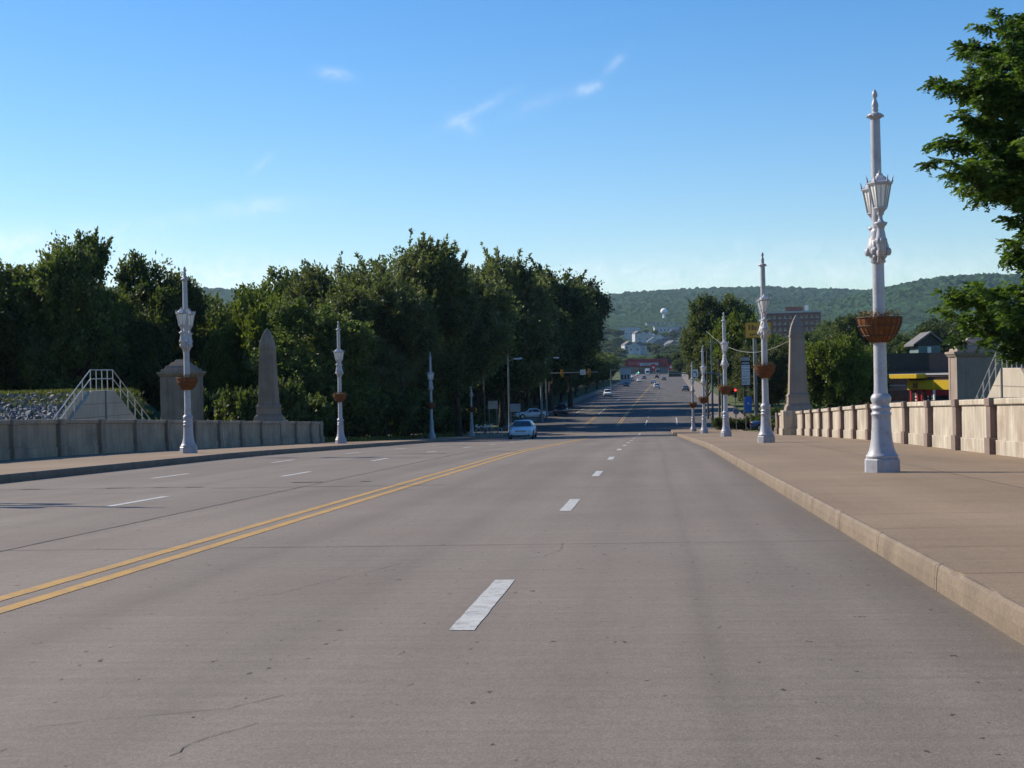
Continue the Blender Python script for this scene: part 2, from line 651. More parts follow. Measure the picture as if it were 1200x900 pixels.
def make_road():
    d = ribbon('x', XL, XR, -60, DECK_END + 3, 0, M_deck)
    struct(d.build('bridge_road', M_deck))
    # walks: a slab with a real kerb in front of it
    for side, x0, x1, xk in ((1, XR + .06, WR + .9, XR), (-1, WL - .9, XL - .06, XL)):
        w = MB()
        ys = np.arange(-60, DECK_END + .01, 1.0)
        for y in ys:
            # beyond the parapets the pavement narrows to the verge
            xa, xb = x0, x1
            if side < 0 and y > 106:
                xa = -19.9
            z = zr(y) + KH
            w.v += [(xa, y, z), (xb, y, z), (xa, y, z - .5), (xb, y, z - .5)]
        for i in range(len(ys) - 1):
            a, c = 4 * i, 4 * (i + 1)
            w.f += [(a, a + 1, c + 1, c), (a + 2, c + 2, c + 3, a + 3), (a, c, c + 2, a + 2), (a + 1, a + 3, c + 3, c + 1)]
            w.sm += [False, False, False, False]
        n = 4 * (len(ys) - 1)
        w.f += [(n, n + 1, n + 3, n + 2)]
        w.sm += [False]
        struct(w.build('sidewalk', M_walk))
        k = MB()
        rng = random.Random(3 + side)
        ys = np.arange(-60, DECK_END + 1.2, 0.3)
        for y in ys:
            z = zr(y) + KH
            j = mnoise.noise(Vector((y * .9, side * 5, 0))) * .018 + mnoise.noise(Vector((y * 3.1, side * 9, 0))) * .010
            chip = max(0, mnoise.noise(Vector((y * 1.7, 40 + side, 3))) - .38) * .18
            inner = xk + side * .061
            top = xk + side * (.015 + chip)
            k.v += [(xk - side * .012, y, z - .5), (xk + side * j * .4, y, z - KH * .5), (xk + side * (.012 + abs(j) * .5), y, z - .022 - chip * .5),
                    (top + side * .02, y, z + .002 - chip * .35), (inner, y, z + .004), (inner, y, z - .4)]
        for i in range(len(ys) - 1):
            for q in range(5):
                a = 6 * i + q
                k.f.append((a, a + 1, a + 7, a + 6))
                k.sm.append(False)
        n = 6 * (len(ys) - 1)
        k.f.append(tuple(range(n, n + 6)))
        k.sm.append(False)
        struct(k.build('kerb', M_kerb))
    # painted lines with edges the tyres have frayed
    wr = random.Random(77)

    def worn(vs):
        return [(x + wr.uniform(-.0035, .0035) + .006 * mnoise.noise(Vector((x * 9, y * 1.3, 2))), y + wr.uniform(-.004, .004), z) for x, y, z in vs]
    b = MB()
    for k in range(-3, 13):
        y = 10.0 + 12.2 * k
        if y > 150:
            break
        r = ribbon('x', -1.27 - .085, -1.27 + .085, y, y + 3.05, .004, None, step=.07 if y < 40 else .3)
        b.add(worn(r.v), r.f)
    for X in (-9.12, -12.45):
        for k in range(-6, 9):
            y = 38.9 - 1.55 + 12.25 * k
            r = ribbon('x', X - .08, X + .08, y, y + 3.1, .004, None, step=1.0)
            b.add(r.v, r.f)
    # the far stretch of the lane line runs on in short marks, then solid at the crossing
    for y0, y1 in ((133, 136), (141, 144), (149, 152), (157, 163)):
        r = ribbon('x', -1.2 - .08, -1.2 + .08, y0, y1, .008, None, step=1.0)
        b.add(r.v, r.f)
    struct(b.build('white_lane_marking', M_white))
    b = MB()
    for X in (-5.28, -4.94):
        r = ribbon('x', X - .075, X + .075, -60, 146, .004, None, step=.25)
        b.add(worn(r.v), r.f)
    struct(b.build('yellow_centre_marking', M_yellow))
    # construction joints, tar seams and cracks
    rng = random.Random(11)
    b = MB()
    path_ribbon(b, [(-7.24, -50), (-7.24, 60), (-7.24, 130)], .05, .0035, jag=.012, rng=rng)
    for xs, y in (((-15.6, -9.5), 32.2), ((-9.2, -4.2), 31.4), ((-15.6, -7.3), 60.2)):
        path_ribbon(b, [(xs[0], y), (xs[1], y - .2)], .07, .0065, jag=.02, rng=rng)
    for x0, x1, y, w in ((-13.6, -13.2, 32.15, .22), (-11.7, -11.1, 32.1, .24), (-10.6, -10.3, 32.0, .18), (-9.9, -9.5, 31.9, .2),
                         (-8.0, -7.3, 33.6, .25), (-6.4, -6.2, 33.5, .18), (-9.6, -7.9, 58.7, .3), (-6.9, -5.2, 60.0, .35)):
        path_ribbon(b, [(x0, y), (x1, y)], w, .0075, jag=.03, rng=rng)
    for pts in ([(-3.35, 11.6), (-3.0, 12.3), (-2.85, 13.0), (-2.6, 13.9), (-2.42, 14.6)],
                [(-2.9, 6.9), (-2.6, 7.1), (-2.1, 7.35), (-1.9, 7.7)],
                [(-2.05, 6.3), (-2.0, 6.7), (-1.85, 7.0)],
                [(.05, 52), (.12, 57), (.0, 63)],
                [(-1.1, 15.2), (-.95, 15.9), (-1.0, 16.8)]):
        path_ribbon(b, pts, .0055, .0035, jag=.016, rng=rng, seg=.07)
    struct(b.build('road_crack', M_crack))
    b = MB()
    for y in (29.2, 90.0):
        path_ribbon(b, [(XL + .05, y + .6), (-7.24, y + .25), (XR - .05, y)], .03, .0055, jag=.012, rng=rng)
    for y in (16.6, 44, 59.5, 75, 105, 120):
        path_ribbon(b, [(XL + .05, y), (XR - .05, y)], .02, .0045, jag=.012, rng=rng)
    struct(b.build('road_joint', M_joint))


make_road()


def make_joints():
    rng = random.Random(19)
    b = MB()
    k = MB()
    for side, x0, x1, xk in ((1, XR + .06, WR, XR), (-1, WL, XL - .06, XL)):
        y = -8.0
        while y < 160:
            path_ribbon(b, [(x0 + .01, y), (x1 - .02, y + .05)], .018, KH + .0045, jag=.006, rng=rng)
            y += 4.3 / 2
        xm = (x0 + x1) / 2
        path_ribbon(b, [(xm, -8), (xm, 100)], .018, KH + .0065, jag=.006, rng=rng)
        y = -6.3
        while y < 160:
            z = zr(y)
            w = .010
            k.add([(xk - side * .022, y - w, z + .004), (xk - side * .022, y + w, z + .004), (xk - side * .004, y + w, z + KH - .006), (xk - side * .004, y - w, z + KH - .006),
                   (xk + side * .055, y + w, z + KH + .009), (xk + side * .055, y - w, z + KH + .009)], [(0, 1, 2, 3), (3, 2, 4, 5)])
            y += 3.05
    struct(b.build('sidewalk_joint', pbr('walk_joint', (.185, .137, .094), var=.3, bump=0)))
    struct(k.build('kerb_joint', pbr('kerb_seam', (.06, .048, .04), bump=0)))


make_joints()


# ------------------------------------------------------------------ ground
def make_ground():
    xs = np.unique(np.concatenate([np.arange(-90, 60.1, 2.0), np.linspace(-4000, -90, 40), np.linspace(60, 4000, 40)]))
    ys = np.unique(np.concatenate([np.arange(-60, 240.1, 2.0), np.linspace(240, 1150, 60)]))
    b = MB()
    for y in ys:
        for x in xs:
            z = ground_z(x, y) + 0.05 * mnoise.noise(Vector((x * .2, y * .2, 0)))
            if XL - .3 < x < XR + .3 and y < 174:
                z = min(z, zr(y) - .9)
            elif WL - 1.2 < x < WR + 1.2 and y < DECK_END + 2:
                z = min(z, zr(y) - .35 if not (y > 107 and x < -20.5) else z)
            b.v.append((x, y, z))
    n = len(xs)
    for j in range(len(ys) - 1):
        for i in range(n - 1):
            b.f.append((j * n + i, j * n + i + 1, (j + 1) * n + i + 1, (j + 1) * n + i))
            b.sm.append(True)
    struct(b.build('ground', M_grass))


make_ground()


def make_streets():
    ce = SX0 + ST * (1100 - SY0)
    b = ribbon('x', -12, 12.2, 186, 1120, .02, None, step=6, fx=lambda s, y: street(s, y))
    struct(b.build('street', M_street))
    # crossing street at the foot of the bridge
    b = MB()
    xs = np.linspace(-260, 260, 80)
    for x in xs:
        for y in (171.0, 186.5):
            b.v.append((x, y, zr(y) + .012))
    for i in range(len(xs) - 1):
        b.f.append((2 * i, 2 * i + 2, 2 * i + 3, 2 * i + 1))
        b.sm.append(True)
    struct(b.build('crossing_street', M_street))
    # pavements along the street
    for s0, s1, q in ((12.2, 16.5, 1), (-14.2, -12.0, -1)):
        w = MB()
        ys = np.arange(187, 1000, 3.0)
        for y in ys:
            for s in (s0, s1):
                X, Y = street(s, y)
                w.v += [(X, Y, zr(Y) + .16), (X, Y, zr(Y) - .3)]
        for i in range(len(ys) - 1):
            a, c = 4 * i, 4 * (i + 1)
            w.f += [(a, a + 2, c + 2, c), (a, c, c + 1, a + 1), (a + 2, a + 3, c + 3, c + 2)]
            w.sm += [False] * 3
        w.f.append((0, 1, 3, 2))
        w.sm.append(False)
        struct(w.build('pavement', M_lot))
    # markings beyond the crossing
    w = MB()

    def mark(s, y0, y1, hw=.07, b=w):
        r = ribbon('x', s - hw, s + hw, y0, y1, .026, None, step=3, fx=lambda a, y: street(a, y))
        b.add(r.v, r.f)
    mark(7.3, 189, 212, .08)
    mark(3.4, 189, 206, .08)
    for k in range(24):
        mark(3.4, 214 + 12.2 * k * 2, 218 + 12.2 * k * 2)
    for k in range(20):
        mark(-7.9, 206 + 24.4 * k, 212 + 24.4 * k)
    mark(-4.2, 228, 262)
    mark(-7.9, 226, 262)
    mark(-4.2, 300, 330)
    struct(w.build('street_white_marking', M_white))
    w = MB()
    for s in (-.15, .15):
        mark(s, 189, 900, .06, w)
    for s in (-4.35, -4.05):
        mark(s, 189, 224, .06, w)
    struct(w.build('street_yellow_marking', M_yellow))


make_streets()


# ------------------------------------------------------------------ hills
def hill(name, us, vs, D, y0, depth, prof, mat, u0, u1, nx, ny, seed, amp):
    """wooded hill whose skyline runs through photo points (us, vs) at distance D"""
    b = MB()
    uu = np.linspace(u0, u1, nx)
    for j in range(ny):
        t = j / (ny - 1)
        for u in uu:
            dep = y0 + (depth) * t
            zmax = zt(u, float(np.interp(u, us, vs)), D)
            z = zmax * float(np.interp(t, prof[0], prof[1]))
            x, y = pt(u, dep)
            k = float(np.interp(t, [0, .12, .5, .7, 1], [0.2, .35, .4, 1, 1]))
            p = Vector((x * .035, y * .035, seed))
            z += amp * k * (mnoise.noise(p) + .8 * mnoise.noise(p * 2.7) + .5 * mnoise.noise(p * 6.1))
            p2 = Vector((x * .0028, y * .0028, seed + 9))
            z += 10 * k * (mnoise.noise(p2)) * float(np.interp(t, [0, .5, .9, 1], [0, 1, .35, .2]))
            b.v.append((x, y, z))
    for j in range(ny - 1):
        for i in range(nx - 1):
            b.f.append((j * nx + i, j * nx + i + 1, (j + 1) * nx + i + 1, (j + 1) * nx + i))
            b.sm.append(True)
    return struct(b.build(name, mat))


M_wood = pbr('wooded_hill', (.026, .058, .026), rough=1, var=.5, scale=.012, fine=.09, finevar=.55, bump=1, bscale=.07, dist=14,
             stain=(.055, .095, .034), stain_amt=.55, stain_scale=.02, spec=.1)
hill('hill', [-400, 250, 620, 700, 760, 820, 900, 960, 1030, 1200, 1600], [334, 337, 350, 345, 341, 337, 335, 337, 340, 336, 330],
     5000, 1050, 4150, ([0, .12, .28, .48, .74, .95, 1], [0, .03, .17, .40, .70, .985, 1.0]), M_wood, -350, 1500, 760, 230, 3, 9)
hill('hill', [900, 960, 1030, 1055, 1080, 1105, 1130, 1160, 1200, 1350, 1600], [372, 358, 342, 337, 332, 327.5, 325.5, 324.5, 324, 322, 326],
     3600, 1500, 2150, ([0, .2, .5, .85, .97, 1], [-.15, .16, .55, .94, 1.0, 1.0]), M_wood, 930, 1600, 340, 140, 17, 8)


# ------------------------------------------------------------------ parapets
def make_parapet(face, side, y0, y1, label, skip):
    root = thing('parapet_wall', label, 'parapet', (face, (y0 + y1) / 2, zr((y0 + y1) / 2) + KH))
    org = root.location.copy()
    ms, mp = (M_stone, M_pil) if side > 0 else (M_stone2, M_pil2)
    inner = side                      # +1: wall body extends to +x

    def sloped(b):
        return b.map(lambda x, y, z: (x, y, z + zr(y) + KH))

    def run(xa, xb, za, zb, step=1.0):
        b = MB()
        ys = np.linspace(y0, y1, int((y1 - y0) / step) + 1)
        for y in ys:
            b.v += [(xa, y, za), (xb, y, za), (xb, y, zb), (xa, y, zb)]
        for i in range(len(ys) - 1):
            a, c = 4 * i, 4 * i + 4
            for q in range(4):
                b.f.append((a + q, a + (q + 1) % 4, c + (q + 1) % 4, c + q))
                b.sm.append(False)
        n = 4 * (len(ys) - 1)
        b.f += [(3, 2, 1, 0), (n, n + 1, n + 2, n + 3)]
        b.sm += [False, False]
        return sloped(b)
    s = side
    run(face, face + s * .75, -.3, 1.23).build('panel_wall', ms, root, org)
    run(face - s * .055, face + s * .80, -.3, .36).build('plinth', ms, root, org, bevel=.02)
    run(face - s * .07, face + s * .82, 1.232, 1.385).build('coping', ms, root, org, bevel=.025)
    y = 39.1 - 4.3 * 12
    while y < y1 - .4:
        if y > y0 and abs(y - skip) > 1.6:
            b = MB()
            yc = y
            for (pa, hw, za, zb) in ((.20, .30, -.3, .41), (.155, .235, .41, 1.20), (.185, .265, 1.20, 1.405)):
                x0, x1 = sorted((face - s * pa, face + s * .83))
                b.box(x0, x1, yc - hw, yc + hw, za, zb)
            sloped(b).build('pilaster', mp, root, org, bevel=.015)
        y += 4.3
    # end post
    b = MB()
    x0, x1 = sorted((face - s * .12, face + s * .9))
    b.box(x0, x1, y1 - .05, y1 + .75, -.3, 1.42)
    b.box(*sorted((face - s * .19, face + s * .97)), y1 - .1, y1 + .82, -.3, .42)
    sloped(b).build('end_post', mp, root, org, bevel=.03)
    return root


OB_Y = 92.0
make_parapet(WR, 1, -50, 104.5, 'sunlit cream concrete parapet with dark pilasters along the right sidewalk', OB_Y)
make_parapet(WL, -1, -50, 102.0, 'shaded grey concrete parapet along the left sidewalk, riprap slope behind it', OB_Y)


def make_obelisk(xc, label, rz):
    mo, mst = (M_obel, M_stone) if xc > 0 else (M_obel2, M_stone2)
    z0 = zr(OB_Y) + KH
    r = thing('obelisk', label, 'obelisk', (xc, OB_Y, z0))
    MB().frustum((0, 0), (1.16, 1.16), (1.14, 1.14), -.5, .44).frustum((0, 0), (1.06, 1.06), (1.06, 1.06), .44, 1.47).build('pedestal', mst, r, bevel=.03)
    b = MB().frustum((0, 0), (.86, .86), (.80, .80), 1.47, 1.74).frustum((0, 0), (.80, .80), (.69, .69), 1.74, 1.86)
    b.frustum((0, 0), (.69, .69), (.665, .665), 1.86, 2.30).frustum((0, 0), (.71, .71), (.69, .69), 2.30, 2.42).frustum((0, 0), (.66, .66), (.60, .60), 2.42, 2.52)
    b.build('base_moulding', mo, r, bevel=.03)
    MB().frustum((0, 0), (.59, .59), (.45, .45), 2.52, 5.86).build('shaft', mo, r, bevel=.02)
    b = MB().frustum((0, 0), (.485, .485), (.485, .485), 5.86, 6.0).frustum((0, 0), (.45, .45), (.44, .44), 6.0, 6.14)
    b.frustum((0, 0), (.455, .455), (.37, .37), 6.14, 6.5).frustum((0, 0), (.37, .37), (.22, .22), 6.5, 6.88).frustum((0, 0), (.22, .22), (.04, .04), 6.88, 7.2)
    b.build('capstone', mo, r, bevel=.02)
    r.scale = (.91, .91, .985)
    # carved scroll running down from the pedestal along the wall
    pts = [(1.1, -.3), (1.1, 1.62), (1.34, 1.66), (1.55, 1.55), (1.62, 1.36), (1.52, 1.2), (1.6, 1.08), (1.9, 1.0), (2.12, .82),
           (2.12, .62), (1.98, .5), (2.06, .36), (2.1, -.3)]
    MB().prism_x(pts, -.74, .74).build('scroll', mst, r, bevel=.03)
    return r


make_obelisk(WR + .18, 'tall tapered stone obelisk rising from the end of the right parapet', 0)
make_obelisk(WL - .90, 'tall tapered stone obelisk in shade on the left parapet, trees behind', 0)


def make_pylon(x0, w, y0, d, zc, label):
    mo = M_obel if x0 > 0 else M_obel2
    zb = -9.0
    r = thing('gate_pylon', label, 'stone pylon', (x0 + w / 2, y0 + d / 2, zb))
    h = zc - zb
    hw, hd = w / 2, d / 2
    MB().frustum((0, 0), (hw, hd), (hw, hd), 0, h - .25).build('body', mo, r, bevel=.03)
    b = MB()
    for sx in (-1, 1):
        for sy in (-1, 1):
            cx, cy = sx * (hw - .22), sy * (hd - .22)
            b.frustum((cx, cy), (.25, .25), (.25, .25), 0, h - .26)
    b.build('corner_pier', mo, r, bevel=.02)
    b = MB().frustum((0, 0), (hw + .06, hd + .06), (hw + .16, hd + .16), h - .25, h - .08).frustum((0, 0), (hw + .19, hd + .19), (hw + .19, hd + .19), h - .08, h + .06)
    b.build('cornice', mo, r, bevel=.015)
    b = MB().frustum((0, 0), (hw, hd), (hw - .05, hd - .05), h + .06, h + .24).frustum((0, 0), (hw - .18, hd - .18), (hw - .3, hd - .3), h + .24, h + .46)
    b.frustum((0, 0), (hw - .4, hd - .4), (hw - .58, hd - .58), h + .46, h + .68).frustum((0, 0), (hw - .68, hd - .68), (hw - .8, hd - .8), h + .68, h + .84)
    b.build('stepped_cap', mo, r, bevel=.02)
    return r


make_pylon(17.25, 2.5, 88.5, 2.4, .72, 'square stone pylon with stepped cap beyond the sunlit right parapet')
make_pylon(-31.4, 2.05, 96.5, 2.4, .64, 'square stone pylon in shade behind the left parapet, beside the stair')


# ------------------------------------------------------------------ stairs over the flood wall
def make_stair(xf, side, ya, yb, zp, label, run_len):
    """xf: face towards the road; platform from ya to yb at height zp"""
    zb = -9.5
    slope = .47
    r = thing('flood_wall_stair', label, 'stair', (xf, (ya + yb) / 2, zb))
    org = r.location.copy()
    wd = .62
    xb = xf + side * wd
    lo = zp - run_len * slope
    b = MB()
    b.prism_x([(ya - run_len, zb), (ya - run_len, lo), (ya, zp), (yb, zp), (yb + run_len, lo), (yb + run_len, zb)], *sorted((xf, xb)))
    b.build('side_wall', M_conc, r, org, bevel=.025)
    # form lines and joint cover on the face
    b = MB()
    f0, f1 = sorted((xf - side * .006, xf + side * .01))
    for dz in (.62, 1.24, 1.86):
        e = (dz - .03) / slope
        b.box(f0, f1, ya - e + .1, yb + e - .1, zp - dz - .012, zp - dz + .012)
    b.build('form_line', M_pil, r, org)
    b = MB()
    ym = ya + (yb - ya) * (.58 if side < 0 else .92)
    b.box(*sorted((xf - side * .05, xf + side * .02)), ym - .07, ym + .07, zp - 4, zp + .0)
    b.build('joint_cover', pbr('joint_cover_grey', (.13, .14, .15), rough=.5, bump=0), r, org)
    # treads
    n = int(run_len / .36)
    for q, y_edge in ((-1, ya), (1, yb)):
        b = MB()
        for i in range(n):
            y0 = y_edge + q * i * .36
            y1 = y_edge + q * (i + 1) * .36
            z = zp - i * .36 * slope
            b.box(*sorted((xf + side * .16, xb - side * .02)), *sorted((y0, y1)), z - .3, z + .01)
        b.build('steps', M_conc, r, org)
    # railings
    for xr, nm in ((xf + side * .07, 'railing'),):
        b = MB()

        def zs(y):
            return zp - max(0, ya - y, y - yb) * slope
        key = [ya - run_len, ya, yb, yb + run_len]
        for hgt in (.56, .98):
            b.tube([(xr, y, zs(y) + hgt) for y in key], .023, 8)
        for k in range(5):
            y = ya + (yb - ya) * k / 4
            b.tube([(xr, y, zp - .02), (xr, y, zp + .98)], .024, 6)
        k = 1
        while k * 1.05 < run_len:
            for y in (ya - k * 1.05, yb + k * 1.05):
                b.tube([(xr, y, zs(y) - .02), (xr, y, zs(y) + .98)], .024, 6)
            k += 1
        b.build(nm, M_galv, r, org)
    return r


make_stair(-26.0, -1, 69.8, 72.8, -.30, 'shaded concrete stair with metal railings behind the left parapet', 8.0)
make_stair(12.2, 1, 52.2, 55.0, -.13, 'sunlit concrete stair with metal railings behind the right parapet', 8.0)

# ------------------------------------------------------------------ lamps
M_lamp = pbr('silver_lamp_paint', (.355, .365, .40), rough=.42, var=.06, scale=2.5, fine=26, finevar=.08, bump=.08, bscale=60, streak=.08,
             stain=(.20, .15, .12), stain_amt=.5, stain_scale=5.5, spec=.5)
M_pane = pbr('frosted_lamp_glass', (.80, .79, .74), rough=.3, var=.05, bump=0, spec=.6)
M_coir = pbr('coir_basket', (.175, .064, .021), rough=.95, var=.35, scale=7, fine=70, finevar=.4, bump=.9, bscale=120, dist=.02)
M_wire = pbr('basket_wire', (.05, .03, .022), rough=.6, bump=0)
M_dry = pbr('dried_plant', (.16, .105, .045), rough=1, var=.4, scale=20, bump=0)

LAMP_LABEL = {}


def make_lamp():
    r = thing('street_lamp', 'x', 'street lamp')
    b = MB().lathe([(.34, -.12), (.34, .02), (.335, .235), (.31, .262)], 8, smooth=False, rot=math.pi / 8)
    b.build('plinth', M_lamp, r, bevel=.008)
    prof = [(.285, .26), (.30, .285), (.30, .315), (.275, .335), (.262, .36), (.245, .40), (.222, .48), (.203, .58), (.190, .70), (.182, .84), (.178, .98),
            (.176, 1.06), (.186, 1.07), (.190, 1.09), (.186, 1.11), (.165, 1.13), (.166, 1.165), (.184, 1.18), (.187, 1.20), (.182, 1.215), (.155, 1.235),
            (.150, 1.26), (.172, 1.31), (.190, 1.365), (.186, 1.41), (.160, 1.45), (.135, 1.475)]
    MB().lathe(prof, 28).build('bell_base', M_lamp, r)
    prof = [(.132, 1.47), (.124, 1.6), (.118, 2.6), (.109, 3.95)]
    MB().lathe(prof, 24).build('shaft', M_lamp, r)
    prof = [(.100, 4.5), (.096, 5.6), (.090, 6.56)]
    MB().lathe(prof, 24).build('upper_shaft', M_lamp, r)
    # leafy collar with the two brackets
    b = MB().lathe([(.10, 3.90), (.145, 3.94), (.13, 3.99), (.17, 4.04), (.215, 4.12), (.205, 4.24), (.165, 4.36), (.13, 4.46), (.14, 4.5), (.10, 4.56)], 18)
    for s in (-1, 1):
        t = MB().lathe([(.02, -.035), (.17, -.03), (.21, -.045), (.225, -.02), (.225, .02), (.21, .045), (.17, .03), (.02, .035)], 20)
        t.map(lambda x, y, z: (s * .075 + z, y, 4.17 + x * 1.05))
        b.add(t.v, t.f, True)
        for i in range(10):
            a = 2 * math.pi * i / 10
            b.sphere((s * .075, .225 * math.cos(a), 4.17 + .235 * math.sin(a)), .04, 7, 5)
    for i in range(9):
        a = 2 * math.pi * i / 9
        b.sphere((.20 * math.cos(a), .20 * math.sin(a), 4.13), .052, 8, 6, 1.5)
        b.sphere((.135 * math.cos(a + .35), .135 * math.sin(a + .35), 4.33), .04, 8, 6, 1.7)
    b.build('leaf_collar', M_lamp, r)
    for s in (-1, 1):
        b = MB()
        b.tube([(0, s * .08, 4.42), (0, s * .18, 4.20), (0, s * .30, 4.06), (0, s * .43, 4.06), (0, s * .51, 4.16), (0, s * .50, 4.30)],
               [.06, .062, .06, .062, .066, .06], 10)
        b.tube([(0, s * .26, 4.02), (0, s * .20, 3.93), (0, s * .11, 3.95), (0, s * .13, 4.04), (0, s * .19, 4.03)], [.04, .038, .034, .03, .024], 8)
        c = (0, s * .50)
        b.lathe([(.05, 4.12), (.085, 4.20), (.098, 4.32), (.082, 4.42), (.066, 4.50), (.075, 4.55), (.118, 4.60), (.125, 4.63), (.06, 4.65), (.038, 4.70),
                 (.040, 4.76), (.07, 4.79), (.05, 4.83)], 16, c)
        for i in range(8):
            a = 2 * math.pi * i / 8
            b.sphere((.085 * math.cos(a), s * .50 + .085 * math.sin(a), 4.29), .032, 6, 5, 1.9)
        b.build('bracket', M_lamp, r)
        # lantern: six sided, narrow at the foot, crown with spikes
        ln = MB()
        hexa = lambda rad, z, ph=0: [(rad * math.cos(math.pi / 3 * i + ph), s * .50 + rad * math.sin(math.pi / 3 * i + ph), z) for i in range(6)]
        ln.lathe([(.055, 4.80), (.10, 4.86), (.128, 4.89), (.128, 4.915)], 6, c, smooth=False)
        lo, hi = hexa(.122, 4.91), hexa(.200, 5.33)
        for p, q in zip(lo, hi):
            ln.tube([p, q], .014, 6)
        for i in range(6):
            ln.tube([hi[i], hi[(i + 1) % 6]], .018, 6)
            m0 = [(lo[i][k] + lo[(i + 1) % 6][k]) / 2 for k in range(3)]
            m1 = [(hi[i][k] + hi[(i + 1) % 6][k]) / 2 for k in range(3)]
            ln.tube([m0, m1], .006, 4)
        ln.lathe([(.215, 5.325), (.235, 5.345), (.235, 5.365), (.205, 5.38)], 6, c, smooth=False)
        for p in hexa(.225, 5.37):
            q = (p[0] * 1.10, s * .5 + (p[1] - s * .5) * 1.10, 5.49)
            ln.tube([p, ((p[0] * 1.01), p[1], 5.43), q], [.022, .016, .004], 6)
        lan = ln.build('lantern', M_lamp, r)
        g = MB()
        g.lathe([(.112, 4.916), (.189, 5.325)], 6, c, smooth=False, caps=False)
        g.build('pane', M_pane, lan)
        MB().lathe([(.205, 5.372), (.15, 5.43), (.10, 5.475), (.06, 5.50), (.05, 5.53), (.02, 5.545), (.028, 5.565), (.005, 5.59)], 6, c, smooth=False).build('roof', M_lamp, lan)
    b = MB().lathe([(.086, 6.55), (.092, 6.58), (.082, 6.60), (.105, 6.63), (.145, 6.665), (.150, 6.69), (.105, 6.72), (.06, 6.735), (.052, 6.76), (.072, 6.785), (.05, 6.81),
                    (.068, 6.85), (.060, 6.90), (.036, 6.97), (.028, 7.0), (.05, 7.04), (.052, 7.08), (.036, 7.13), (.008, 7.17)], 18)
    for i in range(10):
        a = 2 * math.pi * i / 10
        b.sphere((.145 * math.cos(a), .145 * math.sin(a), 6.665), .022, 6, 5)
    b.build('finial', M_lamp, r)
    return r


def make_basket():
    r = thing('hanging_basket', 'x', 'flower basket')
    prof = []
    for k in range(9):
        t = k / 8
        prof.append((.16 + .25 * math.sin(math.pi / 2 * t) ** .68, -.47 * (1 - t) ** 1.1))
    prof2 = prof + [(.385, .01), (.36, -.05), (.12, -.06)]
    b = MB().lathe(prof2, 40)
    for i, v in enumerate(b.v):
        a = math.atan2(v[1], v[0])
        q = 1 + .022 * math.sin(a * 20) + .02 * mnoise.noise(Vector(v) * 9)
        b.v[i] = (v[0] * q, v[1] * q, v[2])
    b.build('bowl', M_coir, r)
    w = MB()
    for i in range(20):
        a = 2 * math.pi * (i + .25) / 20
        w.tube([(pr * 1.03 * math.cos(a), pr * 1.03 * math.sin(a), z) for pr, z in prof], .007, 5)
    for k in (8, 5, 2):
        pr, z = prof[k]
        w.tube([(pr * 1.04 * math.cos(2 * math.pi * i / 28), pr * 1.04 * math.sin(2 * math.pi * i / 28), z) for i in range(29)], .009, 5)
    w.build('wire_frame', M_wire, r)
    p = MB()
    rng = random.Random(5)
    for i in range(150):
        a, q = rng.uniform(0, 6.283), rng.uniform(.15, .40)
        x, y = q * math.cos(a), q * math.sin(a)
        h = rng.uniform(.03, .13)
        dx, dy = rng.uniform(-.07, .07), rng.uniform(-.07, .07)
        p.add([(x, y, -.05), (x + .016, y + .01, -.05), (x + dx, y + dy, h)], [(0, 1, 2)])
        for _ in range(2):
            lx, ly, lz = x + dx * rng.uniform(.3, 1.2), y + dy * rng.uniform(.3, 1.2), h * rng.uniform(.3, 1.1)
            p.add([(lx, ly, lz), (lx + rng.uniform(-.035, .035), ly + rng.uniform(-.035, .035), lz + .015), (lx + rng.uniform(-.03, .03), ly + rng.uniform(-.03, .03), lz + .04)], [(0, 1, 2)])
    p.build('dried_plants', M_dry, r)
    return r


lamp0 = make_lamp()
basket0 = make_basket()
lamps = [(4.30, 29.3, 'nearest silver twin lantern lamp post standing on the right sidewalk'),
         (4.30, 58.4, 'silver lamp post on the right sidewalk in front of the yellow sign'),
         (4.30, 89.4, 'third silver lamp post on the right sidewalk, just past the obelisk'),
         (4.30, 126.0, 'fourth silver lamp post along the right sidewalk, beside the mast arm sign'),
         (4.30, 158.5, 'farthest small silver lamp post at the end of the right sidewalk'),
         (-18.1, 29.0, 'silver lamp post on the left sidewalk whose shadow falls across the near lanes'),
         (-17.7, 57.6, 'nearest visible silver lamp post on the left sidewalk, before the shaded pylon'),
         (-18.1, 88.6, 'silver lamp post on the left sidewalk, right of the shaded obelisk'),
         (-18.1, 126.0, 'silver lamp post against dark trees, second farthest on the left sidewalk'),
         (-18.1, 154.5, 'farthest small silver lamp post on the left sidewalk near a signboard')]
bl = ['large brown coir basket with dried plants around the nearest right lamp post', 'brown coir basket on the lamp post in front of the yellow sign',
      'brown coir basket on the third lamp post from the right front, beside a red signal', 'brown coir basket on the fourth right lamp post',
      'tiny brown basket on the farthest right lamp post', 'brown coir basket on the nearest left lamp post, outside the view',
      'rusty brown basket on the lamp post in front of the left pylon', 'brown basket on the lamp post right of the left obelisk',
      'brown basket on the second farthest lamp post of the left sidewalk', 'tiny brown basket on the farthest left lamp post']
rng = random.Random(21)
for i, (x, y, lab) in enumerate(lamps):
    o = lamp0 if i == 0 else copy_tree(lamp0)
    o.location = (x, y, zr(y) + KH)
    o.rotation_euler = (0, 0, rng.uniform(-.04, .04))
    tag(o, lab, 'street lamp', 'silver lamp posts along the bridge sidewalks')
    k = basket0 if i == 0 else copy_tree(basket0)
    k.location = (x, y, zr(y) + KH + 2.90)
    k.rotation_euler = (0, 0, rng.uniform(0, 6))
    tag(k, bl[i], 'flower basket', 'coir baskets on the lamp posts')


